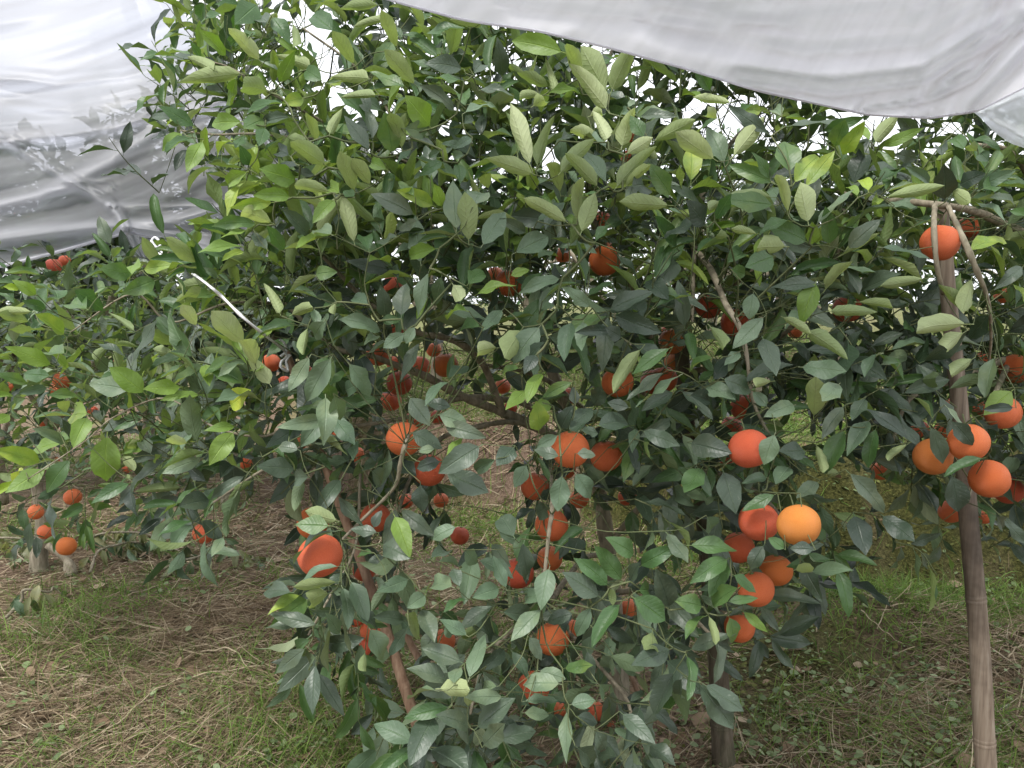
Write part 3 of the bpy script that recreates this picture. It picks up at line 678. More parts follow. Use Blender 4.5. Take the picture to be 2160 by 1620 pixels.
HERO = {
(0, 0): '''1160 370 960 315 25 g;1230 350 1020 290 40 g;1280 380 1235 300 40 g;1370 450 1200 360 70 p;1440 370 1350 245 80 y;1560 460 1215 495 95 p;1500 480 1455 610 60 y;1720 590 1530 520 110 p;1660 400 1525 255 90 P;1600 210 1395 285 70 g;1560 250 1600 180 60 g;1760 540 1840 370 80 y;1440 100 1310 70 40 g;1300 0 1250 150 80 g;1230 60 1185 130 25 g;1500 60 1500 180 60 g;1720 100 1830 240 100 g;1850 130 1890 340 60 p;2120 210 1950 50 120 g;1640 20 1500 130 140 g;1700 150 1600 60 100 d;1980 430 1810 350 70 p;1990 380 1950 240 60 g;2050 520 1880 400 100 g;1930 620 1820 640 80 y;1840 690 1600 680 35 d;1820 660 1620 640 50 g;1550 770 1290 770 100 y;1680 750 1560 800 110 g;1250 810 1090 710 90 g;1160 840 1050 900 90 y;1120 760 1020 770 30 y;1290 880 1190 1050 90 y;1490 880 1320 915 35 y;1220 870 1070 920 40 g;1550 850 1490 930 70 g;1680 800 1640 910 80 g;1850 740 1630 760 70 d;1640 930 1480 910 50 u;1580 1060 1540 960 70 g;1580 1080 1400 1170 80 y;1560 1140 1390 1300 60 y;1890 1150 1730 1090 120 y;1850 1250 1690 1220 90 y;1740 1280 1550 1290 80 y;1740 1420 1560 1330 100 P;1640 1420 1450 1390 90 g;1600 1450 1440 1470 40 y;1560 1560 1340 1550 70 y;1560 1590 1440 1620 50 y;1700 1590 1590 1460 70 d;1810 1600 1720 1470 80 g;1960 1500 1850 1370 90 d;2110 1490 1960 1410 100 u;2130 1480 1920 1520 70 y;2110 1220 1900 1160 80 p;2160 1230 2020 1130 100 y;2130 1260 2000 1350 90 y;2080 1060 1910 940 110 p;1960 900 1790 880 60 p;2010 920 1960 750 60 p;2080 860 2140 720 60 p;2000 1110 1900 1080 50 k;1900 1050 1680 1060 80 k;1840 990 1690 900 90 k''',
(720, 0): '''260 30 30 40 60 p;350 110 130 140 50 p;820 180 530 170 60 g;820 180 600 80 60 p;900 130 760 110 90 p;1430 340 1100 230 130 y;780 440 600 380 110 d;830 480 940 300 90 d;1020 500 1010 340 90 d;860 570 1050 550 60 d;780 510 570 490 50 g;240 600 30 610 50 p;190 500 20 470 80 p;90 420 0 290 80 p;480 550 340 400 90 p;360 320 290 170 70 p;1330 560 1150 465 70 p;1355 600 1330 440 50 p;1280 600 1100 600 60 p;1200 680 1315 605 80 P;1690 600 1530 340 130 p;1700 600 1800 365 110 p;1700 720 1500 460 110 P;1560 740 1680 690 60 P;1500 500 1450 330 90 p;1530 600 1380 520 60 y;1690 900 1610 730 80 P;1770 950 1820 730 100 P;1710 960 1740 750 60 u;1690 950 1530 780 60 u;1650 900 1470 820 80 P;1790 980 1950 890 70 P;1960 900 2150 810 80 p;1920 880 1840 740 90 g;1640 1200 1465 1010 90 p;1690 1180 1555 940 100 u;1720 1210 1920 960 90 p;1780 1200 1920 1060 60 p;1210 1080 1075 715 95 P;1230 1080 1300 790 70 p;1240 1110 980 1010 95 p;1370 1110 1540 915 95 p;1390 1240 1340 1030 90 p;1450 1420 1210 1265 90 p;1490 1420 1500 1170 80 p;1510 1490 1600 1260 90 p;1600 1540 1690 1390 70 g;1380 890 1530 800 60 d;1810 680 1860 625 40 u;1870 740 2060 710 60 d;1850 720 1750 680 60 u;2100 1300 1820 1290 90 p;1820 1180 2000 1150 170 d;2090 1250 1990 1080 110 g;570 815 470 670 140 y;330 990 290 780 150 g;390 960 340 760 110 p;440 870 370 760 80 y;450 940 350 1010 40 u;300 1080 160 1005 70 y;380 810 560 830 100 u;780 920 655 910 55 u;830 870 740 910 60 u;790 980 670 980 55 u;640 950 550 990 40 u;650 1020 525 1070 70 g;740 1030 755 1145 70 g;765 720 960 625 45 u;770 790 850 710 50 d;600 1310 420 1220 90 y;640 1320 600 1200 80 y;730 1480 715 1170 140 u;810 1550 780 1300 110 p;880 1570 1030 1350 130 u;830 1310 905 1155 150 u;470 1250 360 1140 60 g;480 1370 260 1240 110 d;90 1230 20 1060 90 p;190 1180 110 1070 80 p;90 1250 0 1190 60 g;90 1560 10 1300 80 P;180 1600 110 1390 90 g;370 1490 210 1540 50 d;620 1570 410 1610 90 y;490 1390 370 1450 70 d;1080 1610 1310 1490 120 u;1240 1400 1330 1340 60 u;1180 1480 1040 1400 70 d;190 970 40 740 90 d;200 900 170 670 70 d;80 1050 80 890 50 g;730 720 600 560 90 d''',
(1440, 0): '''220 1020 0 880 110 P;270 1060 180 790 110 u;300 1010 500 775 90 P;330 650 110 630 50 P;230 760 110 670 70 P;560 860 320 690 90 d;650 800 1000 745 80 d;860 840 1055 770 70 g;630 740 560 640 80 u;680 1110 650 855 140 g;690 1180 870 930 120 y;760 1200 940 980 90 y;590 1170 330 1040 90 g;560 1150 480 980 60 g;960 940 1000 820 110 g;1000 1000 1090 850 90 y;1190 900 1090 760 60 y;1210 910 1320 760 90 p;1240 940 1430 850 70 y;1490 1010 1330 970 80 d;1640 1000 1640 840 70 k;1110 1250 1050 1140 60 y;1180 1220 1130 1080 80 Y;1260 1250 1510 1210 60 p;1570 1170 1470 1050 60 u;1660 1280 1660 1090 130 k;1740 1180 1840 1120 100 k;1700 1190 1780 1260 80 p;1850 1210 1980 1120 90 u;1890 1200 2060 1120 100 g;600 1300 290 1260 130 g;600 1250 270 1225 70 p;670 1370 620 1110 70 P;800 1430 740 1180 150 P;700 1400 480 1390 40 g;800 1540 590 1410 130 g;930 1560 930 1380 100 g;820 1560 820 1430 80 y;830 1440 1040 1200 80 u;480 1480 340 1460 45 p;290 1500 200 1480 90 p;670 1560 450 1560 120 p;150 1440 60 1290 130 k;200 1400 280 1270 80 g;240 1270 150 1330 60 p;1030 1590 1180 1440 110 d;1230 1560 1550 1600 60 u;1790 1600 2060 1440 110 y;2060 1420 1890 1250 50 u;2110 1310 1960 1210 50 u;2060 1330 2160 1350 50 g;1340 1300 1130 1330 50 d;1490 870 1390 740 90 d;1790 960 1690 820 90 g;1830 880 1960 880 40 g;1870 960 1780 900 60 p;1940 1030 1880 960 70 u;180 590 110 440 80 g;640 590 440 540 60 g;500 700 410 690 60 y;1140 770 1180 710 40 d''',
(0, 540): '''680 1110 650 1425 175 y;570 1000 360 1000 130 y;560 1010 480 1140 110 y;440 1170 180 1215 90 y;280 1310 80 1250 100 y;310 1340 120 1440 110 y;460 1270 300 1450 110 g;160 1350 0 1400 60 Y;130 1430 0 1470 50 Y;430 1200 300 1110 60 u;850 850 580 800 125 u;930 880 760 745 120 y;820 150 830 -20 170 y;850 120 715 90 100 g;900 90 1060 50 80 y;1170 50 1030 40 40 y;1000 150 850 200 110 g;810 190 640 200 110 g;680 200 540 200 90 g;370 290 340 120 110 g;440 200 620 300 100 g;560 340 400 260 120 g;240 250 150 190 70 y;130 210 70 190 50 Y;420 510 300 400 100 y;350 700 150 610 100 y;420 620 260 580 100 g;330 760 120 740 90 g;200 820 60 760 60 g;170 900 50 950 80 g;560 930 410 850 60 g;310 830 200 850 60 u;100 890 0 870 40 y;70 1000 0 1040 60 y;300 340 210 300 70 g;220 350 0 360 50 p;200 420 80 390 60 p;1560 570 1410 430 130 P;1620 710 1560 510 110 P;1540 690 1320 590 100 p;1640 540 1690 390 100 y;1720 830 1610 660 130 P;1560 820 1380 690 130 g;1350 230 1160 270 80 p;1340 170 1150 190 80 p;1250 450 1180 360 70 P;1110 580 970 480 80 p;1110 630 930 590 60 p;1220 580 1050 460 40 p;890 580 760 550 35 p;860 480 720 370 40 p;700 560 590 650 60 p;1200 700 1310 700 70 p;960 790 950 630 70 p;1090 800 1050 640 80 p;1240 840 1170 640 60 p;1160 830 1000 830 90 y;1280 880 1100 870 60 y;1450 960 1560 850 120 Y;1490 1100 1360 1250 130 y;1500 1080 1370 1080 60 y;1350 1020 1190 980 60 p;1200 1190 1080 1160 55 P;930 1190 840 1200 80 p;1300 1270 1100 1340 90 u;1090 1180 890 1270 80 d;1470 1290 1490 1510 170 d;1280 1330 1300 1490 140 d;1170 1460 920 1480 60 p;840 1430 660 1500 80 g;760 1260 870 1350 80 p;1070 1270 820 1460 60 d;1340 1540 1200 1560 130 k;1590 1180 1390 1200 70 d;2110 620 1950 890 120 u;2060 870 2070 1120 130 u;2110 870 2160 1040 110 u;1970 620 1840 830 100 u;1950 440 1910 610 60 p;2060 400 1960 540 100 u;1780 380 1690 200 60 p;1830 380 2000 300 70 p;1990 330 2000 430 60 u;2130 290 2090 380 50 p;1500 210 1460 50 60 p;1380 140 1330 90 50 u;1990 120 2090 90 110 g;1900 1230 1760 1190 110 d;1880 1350 1700 1330 120 d;1960 1400 1840 1400 100 d''',
(720, 540): '''560 80 465 340 90 u;640 110 590 300 80 u;700 170 770 290 90 P;790 190 910 60 100 g;840 250 1040 150 60 y;1060 130 1180 80 60 y;280 400 270 250 100 d;380 400 390 180 120 d;240 410 360 400 110 g;180 310 60 240 80 u;270 490 80 380 110 u;410 480 280 570 120 u;470 440 410 540 80 u;30 660 190 860 110 u;810 350 620 310 60 y;900 450 670 420 110 g;1030 330 900 460 80 u;1150 450 1020 640 130 p;1000 580 835 590 100 P;1270 430 1090 640 140 u;1370 310 1190 360 100 u;1360 340 1330 480 100 u;1590 330 1420 210 90 u;1400 140 1180 170 80 u;1460 400 1400 620 100 u;1530 400 1520 580 90 u;1310 530 1120 660 60 k;1240 620 1170 700 80 k;1140 710 990 720 60 g;1280 730 1170 860 90 y;1180 840 1060 940 80 y;1480 790 1270 880 70 g;1250 1120 1250 965 120 y;1340 950 1240 940 100 y;2100 570 1860 710 90 g;1920 560 1700 830 80 p;2060 720 1830 890 70 d;2160 740 1890 930 70 u;420 880 550 1050 140 d;710 960 540 920 80 d;600 1000 780 1050 110 u;690 790 540 870 50 u;430 1110 620 1200 130 d;640 1080 850 1110 100 d;900 1190 660 1330 150 d;790 1120 660 1260 50 y;640 1300 480 1330 110 k;600 1220 500 1230 70 u;500 1430 500 1610 140 k;640 1360 900 1480 150 d;180 1350 290 1440 120 d;990 1280 830 1360 80 u;1100 1200 1010 1290 110 d;1180 1310 1100 1450 100 u;1380 1130 1250 1200 70 u;1390 1270 1240 1230 110 d;1400 1370 1370 1590 140 u;1470 1360 1590 1530 120 u;1480 1250 1600 1250 110 d;1510 1100 1620 1120 70 d;1600 950 1460 1060 100 d;1600 1080 1840 1020 120 d;1390 1100 1430 980 100 k;1480 950 1470 840 100 k;1600 960 1640 840 110 k;1830 960 1700 930 110 k;1720 480 1540 460 70 k;1780 520 1690 460 90 k;1890 1100 2090 1180 100 d''',
(1440, 540): '''590 0 410 60 140 g;300 80 400 120 90 g;850 150 745 395 120 y;900 180 610 170 80 d;905 350 1160 345 70 p;1090 290 1290 300 60 p;760 460 1005 595 90 p;620 380 780 460 60 p;530 370 340 560 110 u;160 430 290 580 80 p;210 640 30 680 60 g;370 600 280 670 60 u;500 500 590 700 130 d;450 220 420 380 120 u;1840 430 1420 430 110 P;1800 470 1560 620 90 P;1550 140 1300 190 60 p;1830 380 1640 180 70 p;1950 360 1840 490 110 k;1830 130 1790 320 80 p;2160 60 2000 180 80 d;1980 620 1900 860 100 u;2100 840 1930 980 130 y;1850 640 1660 770 80 p;1270 610 1090 700 50 u;1380 680 1270 650 50 u;730 700 950 720 130 u;1000 800 880 920 120 u;830 1030 830 830 110 p;580 790 380 820 70 p;240 770 450 850 170 d;30 880 200 910 90 k;130 830 270 860 110 u;540 960 460 870 90 u;720 940 550 980 100 u;590 1110 515 1300 110 u;1030 940 880 1110 90 d;1040 1080 900 1340 110 g;1160 890 1070 1040 90 d;1190 1030 1040 1190 100 u;1230 1070 1150 1320 90 g;1440 1180 1250 1300 50 p;840 1180 890 1340 60 p;680 1330 590 1420 100 u;790 1240 620 1220 110 d;30 1180 220 1220 160 k;1660 940 1800 1100 40 u;1560 1060 1650 1290 90 d;1690 1030 1845 1190 95 k;1920 1270 1680 1360 60 g;2110 960 1940 960 60 k;1030 1350 1300 1600 110 d;1700 1370 1750 1600 160 k;1000 1380 900 1370 50 p;540 1400 390 1420 60 u;870 1420 720 1530 90 d;130 1330 20 1480 130 g;600 1500 400 1600 80 g;250 1340 330 1580 170 d;1450 1180 1220 970 80 k''',
(0, 1080): '''2100 90 1890 70 120 g;2150 60 1960 10 90 p;2160 110 1810 200 90 d;2160 340 1920 375 60 u;2150 440 1960 470 60 p;1860 510 1620 480 100 d;2100 510 1920 560 110 p;1910 520 1760 570 60 y;2030 720 1740 650 90 d;1980 720 1740 700 70 d;1980 800 1770 920 90 g;1950 850 1730 1020 90 d;2010 910 1860 1000 100 u;2000 940 1970 1180 90 d;2160 780 2080 650 80 u;1260 60 980 150 90 d;1240 50 1070 95 50 g;1270 40 1390 160 140 d;1430 160 1230 410 70 d;1420 150 1360 240 60 u''',
(720, 1080): '''330 10 420 200 110 y;240 130 80 110 80 d;200 110 240 0 70 k;250 200 400 260 130 d;210 260 90 270 40 g;280 280 180 310 100 d;740 90 570 150 120 u;550 300 700 210 80 d;770 240 870 330 100 u;600 310 760 330 70 u;700 350 740 430 90 d;720 480 530 410 130 u;540 520 450 580 90 u;290 440 150 490 90 d;440 420 280 480 90 u;50 420 170 630 110 u;0 460 80 650 90 u;80 600 250 720 80 d;410 690 250 660 80 d;420 620 480 780 70 p;500 600 570 760 100 d;620 740 500 900 100 d;430 720 290 920 80 d;170 720 290 930 130 u;150 880 130 1000 60 p;810 790 650 680 90 u;650 720 700 800 80 u;800 550 670 570 50 g;1140 170 1190 440 100 d;1100 170 1020 30 120 d;1050 500 970 300 80 u;1320 340 1270 530 120 u;1300 540 1110 520 110 u;1010 480 870 520 100 u;980 580 770 700 90 d;1000 630 1220 660 110 d;1280 600 1110 760 100 u;1480 640 1310 680 90 d;1180 780 1270 920 100 d;1590 590 1480 780 90 u;1780 560 1610 780 90 g;1790 450 1610 220 120 g;1700 480 1530 290 110 g;1650 550 1430 390 130 d;1860 280 1740 170 110 g;1880 350 2050 240 100 g;1830 440 1870 330 80 k;1870 500 2020 480 120 g;1830 530 2040 670 160 g;2080 620 2010 380 130 k;2050 120 2160 270 100 d;1700 480 1720 560 60 p;1970 740 1950 900 130 p;2100 860 1870 950 120 d;2120 990 1970 1250 130 d;2160 1040 2100 1230 80 d;780 960 540 860 110 d;800 1080 880 830 100 u;690 1080 480 960 110 d;710 1100 730 980 90 u;600 1120 830 1110 110 P;800 1240 820 1120 60 P;1000 1100 840 1120 70 u;1040 1170 810 1170 90 u;700 1230 450 1280 90 g;620 1130 410 1120 50 u;840 1380 1070 1190 120 d;600 1270 480 1470 160 d;480 1470 220 1330 120 u;480 1480 290 1600 80 g;550 1490 770 1600 160 d;820 1370 660 1260 120 d;890 1490 1040 1330 130 d;970 1450 1210 1370 110 d;1140 1200 1350 1170 60 u;1140 1270 1330 1280 80 u;1400 1090 1170 1060 170 u;1240 1000 1400 1050 100 u;1440 1220 1590 1190 110 u;1400 990 1570 970 80 g;1620 1080 1760 1220 100 u;1430 1230 1410 1480 80 u;1480 1480 1670 1620 120 d;1600 1380 1690 1520 150 d;1760 1260 1920 1400 100 d;1480 1290 1620 1330 90 d;1720 900 1640 1050 120 d;1940 1470 2060 1540 110 k''',
(1440, 1080): '''20 210 310 210 110 g;150 20 200 130 140 u;300 290 90 390 120 g;290 290 190 480 100 g;310 390 460 490 90 g;270 570 460 540 60 g;130 600 0 560 130 g;370 470 180 570 110 g;160 650 0 730 60 g;160 640 210 800 50 p;290 650 340 830 100 g;370 620 530 750 60 y;30 880 260 770 90 d;200 830 390 870 80 k;20 890 90 1080 60 g;90 1060 300 1340 150 d;120 1080 360 1240 120 d;800 380 990 360 80 u;700 370 810 350 60 p;840 240 700 220 110 k;520 200 420 350 130 k;650 240 560 170 90 g;1080 0 1150 200 150 k;1250 10 1400 130 130 k;1980 20 2090 150 80 k''',
}
# leaves per 90-pixel cell of the photograph, front to back (digits 0-9)
GRID = ["000047748999898777777777", "000178749999999998877777", "000045799999999999887663", "000155799999999999998876", "000005889999999999999999", "000004899999999999999999",
        "445566899988998889999999", "889999999877788999999999", "889999999777677999999999", "888899999865568999999999", "666788888844588999989999", "122367777645666776765699",
        "110031067643555556541253", "000000076532765775510000", "000000087433876774000000", "000000065345667730000000", "000000001577888820000000", "000000000887878830000000"]
GAPS = [(685, 110, 24, 42, 1), (712, 188, 16, 18, 1), (1560, 262, 55, 34, 1), (812, 62, 14, 20, 1), (740, 235, 18, 14, 1), (1150, 335, 20, 26, 1), (1790, 244, 30, 16, 1), (1345, 148, 18, 14, 1), (1372, 180, 16, 14, 1),
        (1735, 300, 20, 15, 1), (1470, 222, 22, 14, 1), (1060, 402, 14, 12, 1), (1250, 118, 14, 12, 1), (1840, 262, 34, 18, 1), (1500, 730, 22, 20, 1), (1110, 640, 18, 18, .8), (640, 80, 16, 20, 1), (1880, 300, 18, 16, 1), (1290, 150, 16, 12, 1),
        (1000, 885, 95, 34, .93), (1020, 985, 90, 50, .9), (905, 822, 42, 20, .9), (1015, 1105, 66, 46, .95), (930, 1232, 45, 42, .85), (1185, 775, 28, 45, .85), (880, 1170, 42, 40, .85), (1700, 700, 50, 24, .7), (1690, 905, 46, 38, .9),
        (1755, 1000, 55, 38, .9), (715, 1000, 30, 42, .8), (560, 1050, 26, 50, .8), (1430, 1180, 40, 30, .6), (855, 1430, 38, 55, .9), (1175, 1562, 34, 34, .8), (1340, 1440, 40, 55, .6), (1360, 560, 24, 24, .8), (1225, 660, 34, 30, .7),
        (1440, 1560, 50, 60, .8), (840, 900, 25, 30, .5), (760, 1060, 30, 25, .6), (1180, 1230, 20, 50, .8), (960, 1420, 20, 20, .6), (1280, 1120, 42, 70, .8), (1800, 1040, 40, 30, .8), (560, 1120, 40, 60, .9), (600, 765, 30, 36, 1), (1990, 500, 20, 85, .95), (2045, 1180, 30, 70, 1), (2055, 1300, 30, 60, 1), (1520, 1450, 46, 105, .92), (1545, 1560, 60, 70, 1), (570, 712, 22, 22, .9), (530, 682, 18, 18, .8), (1880, 1050, 30, 40, .8)]
def dfront(px, py):
    px = np.asarray(px, float); py = np.asarray(py, float)
    return 1.52 + 0.32 * np.clip((430 - py) / 430, 0, 1.3) + 0.16 * ((px - 1150) / 1000) ** 2 + 0.16 * (fbm(px / 160, py / 160, 91) - 0.5)

# ------------------------------------------------------------------ woody skeletons (photo pixel, depth, radius in mm)
def SK(s):
    a = np.array([[float(v) for v in q.split()] for q in s.split(',')]); return P(a[:, 0], a[:, 1], a[:, 2]), a[:, 3] / 1000
MAIN = ['1312 1500 2.75 36,1300 1330 2.72 31,1283 1170 2.7 28,1262 1030 2.66 25,1225 940 2.62 23,1190 850 2.6 21,1140 730 2.6 19,1090 672 2.55 17,1035 625 2.45 13,960 560 2.3 9,900 480 2.2 6',
        '1225 960 2.62 19,1160 915 2.5 17,1060 870 2.4 15,980 838 2.3 13,900 795 2.2 12,840 772 2.15 10,780 750 2.1 8,700 730 2.1 6,600 640 2.1 5',
        '1062 872 2.4 12,1045 830 2.34 12,1020 770 2.28 11,980 730 2.2 10,930 710 2.15 9,880 700 2.15 8,780 640 2.1 6,680 540 2.0 5',
        '1140 905 2.48 8,1080 890 2.4 9,1010 900 2.3 8,930 925 2.25 7,870 1000 2.1 5,840 1080 2.0 4',
        '1150 880 2.5 12,1100 850 2.45 10,1010 838 2.35 10,950 845 2.25 9,860 880 2.1 6,720 900 2.0 4,640 880 1.85 3.4,560 920 1.75 2.8,450 900 1.72 2.4,350 840 1.74 2,240 880 1.72 1.6,180 930 1.68 1.4,60 1010 1.64 1.2',
        '1240 870 2.6 9,1190 830 2.5 9,1150 800 2.45 8,1090 780 2.4 7,1020 770 2.35 6',
        '1262 1030 2.66 20,1330 900 2.6 18,1420 790 2.5 16,1450 660 2.35 14,1465 540 2.2 12,1480 420 2.15 9,1520 330 2.15 7,1600 240 2.15 5',
        '1465 525 2.0 9,1500 570 1.85 8,1530 640 1.75 7,1560 690 1.7 6.5,1575 750 1.7 5,1590 850 1.7 4,1640 950 1.7 3.5',
        '1465 525 2.0 5,1462 600 1.85 4.5,1460 680 1.8 3.5',
        '1330 900 2.6 15,1370 760 2.6 15,1352 640 2.55 15,1295 560 2.45 14,1250 460 2.35 11,1240 340 2.3 8,1260 200 2.25 6,1300 80 2.25 4',
        '1250 460 2.35 8,1110 440 2.3 8,1000 436 2.2 7,900 360 2.15 6,830 250 2.1 5,760 150 2.1 4,640 60 2.05 3',
        '900 360 2.15 5,760 300 2.05 5,650 240 1.95 4,560 190 1.85 3,480 140 1.82 2,400 125 1.82 1.5',
        '760 300 2.05 3,620 290 1.9 3,530 282 1.85 3,450 284 1.83 2.5,380 275 1.83 1.6',
        '1420 790 2.5 11,1560 760 2.3 9,1680 680 2.1 7,1760 560 2.0 5,1780 440 2.0 4',
        '1283 1150 2.7 12,1400 1020 2.5 11,1520 1000 2.2 8,1620 1060 1.9 6,1690 1160 1.7 4',
        '1283 1170 2.7 10,1230 1180 2.4 9,1150 1280 2.1 7,1080 1330 1.9 6,1025 1390 1.8 5,1005 1450 1.75 4,980 1560 1.7 3',
        '1150 1280 2.1 6,1260 1400 1.9 5,1330 1500 1.8 4,1280 1600 1.8 3',
        '1300 1250 2.7 10,1400 1240 2.3 8,1450 1290 1.9 5,1500 1340 1.75 4',
        '1160 960 2.2 5,1165 1060 1.62 5,1158 1120 1.55 4.5,1150 1200 1.55 3.5,1140 1260 1.55 2.5',
        '870 890 2.1 5,860 920 1.66 6,845 975 1.62 5,830 1030 1.65 4,760 1100 1.7 3.5,720 1140 1.6 3',
        '720 900 2.0 4,640 940 1.8 4,540 1000 1.75 3,450 1060 1.7 2.5', '760 1000 2.0 4,750 1150 1.9 3.5,700 1250 1.75 3,650 1340 1.7 2.4',
        '600 640 2.1 4,480 640 1.9 3,360 680 1.85 2.5,280 620 1.8 2,150 700 1.8 1.6',
        '1450 660 2.35 8,1600 560 2.1 7,1700 430 2.05 5,1740 330 2.05 4']
RIGHT = ['2480 1420 2.5 40,2440 1100 2.45 34,2380 850 2.4 28,2300 650 2.35 22,2200 520 2.2 16,2110 470 2.0 11,2050 444 1.78 8,1975 432 1.70 8,1890 424 1.75 7,1840 424 1.8 5,1760 400 1.85 3',
         '2380 850 2.4 20,2250 800 2.3 14,2130 760 2.1 11,2020 800 2.0 8,1920 840 1.95 6,1880 940 1.9 4',
         '1972 432 1.68 6,1970 480 1.60 6,1976 560 1.60 5,1990 620 1.65 4', '2000 436 1.70 6,2030 500 1.62 6.5,2060 570 1.6 6,2085 640 1.66 4,2090 720 1.78 3,2080 800 1.9 2.5',
         '2200 520 2.2 10,2180 400 2.1 8,2130 320 2.0 6,2060 305 1.95 5', '2300 650 2.35 14,2240 480 2.3 10,2180 300 2.2 7,2120 180 2.2 5',
         '2130 760 2.1 8,2080 880 1.85 6,2060 980 1.75 5,2040 1060 1.7 3.5']
LEFTT = ['85 1225 4.35 75,82 1180 4.33 44,90 1100 4.3 36,80 1010 4.25 34,110 900 4.1 30,170 820 3.9 26,215 735 3.7 22,240 620 3.5 16,300 560 3.3 10,400 600 3.0 6',
         '100 1150 4.3 20,140 1180 4.3 20,150 1215 4.28 38', '110 900 4.1 20,40 800 3.9 14,-40 720 3.6 10,-100 640 3.4 6',
         '170 820 3.9 18,280 800 3.5 12,380 860 3.1 8,460 920 2.9 5', '80 1010 4.25 14,120 960 3.8 9,150 1020 3.5 6', '215 735 3.7 14,120 640 3.4 9,40 580 3.3 6', '10 1060 4.9 30,0 960 4.7 28,30 860 4.5 22,80 760 4.2 14',
         '240 620 3.5 10,420 500 3.6 7,560 540 3.4 5']

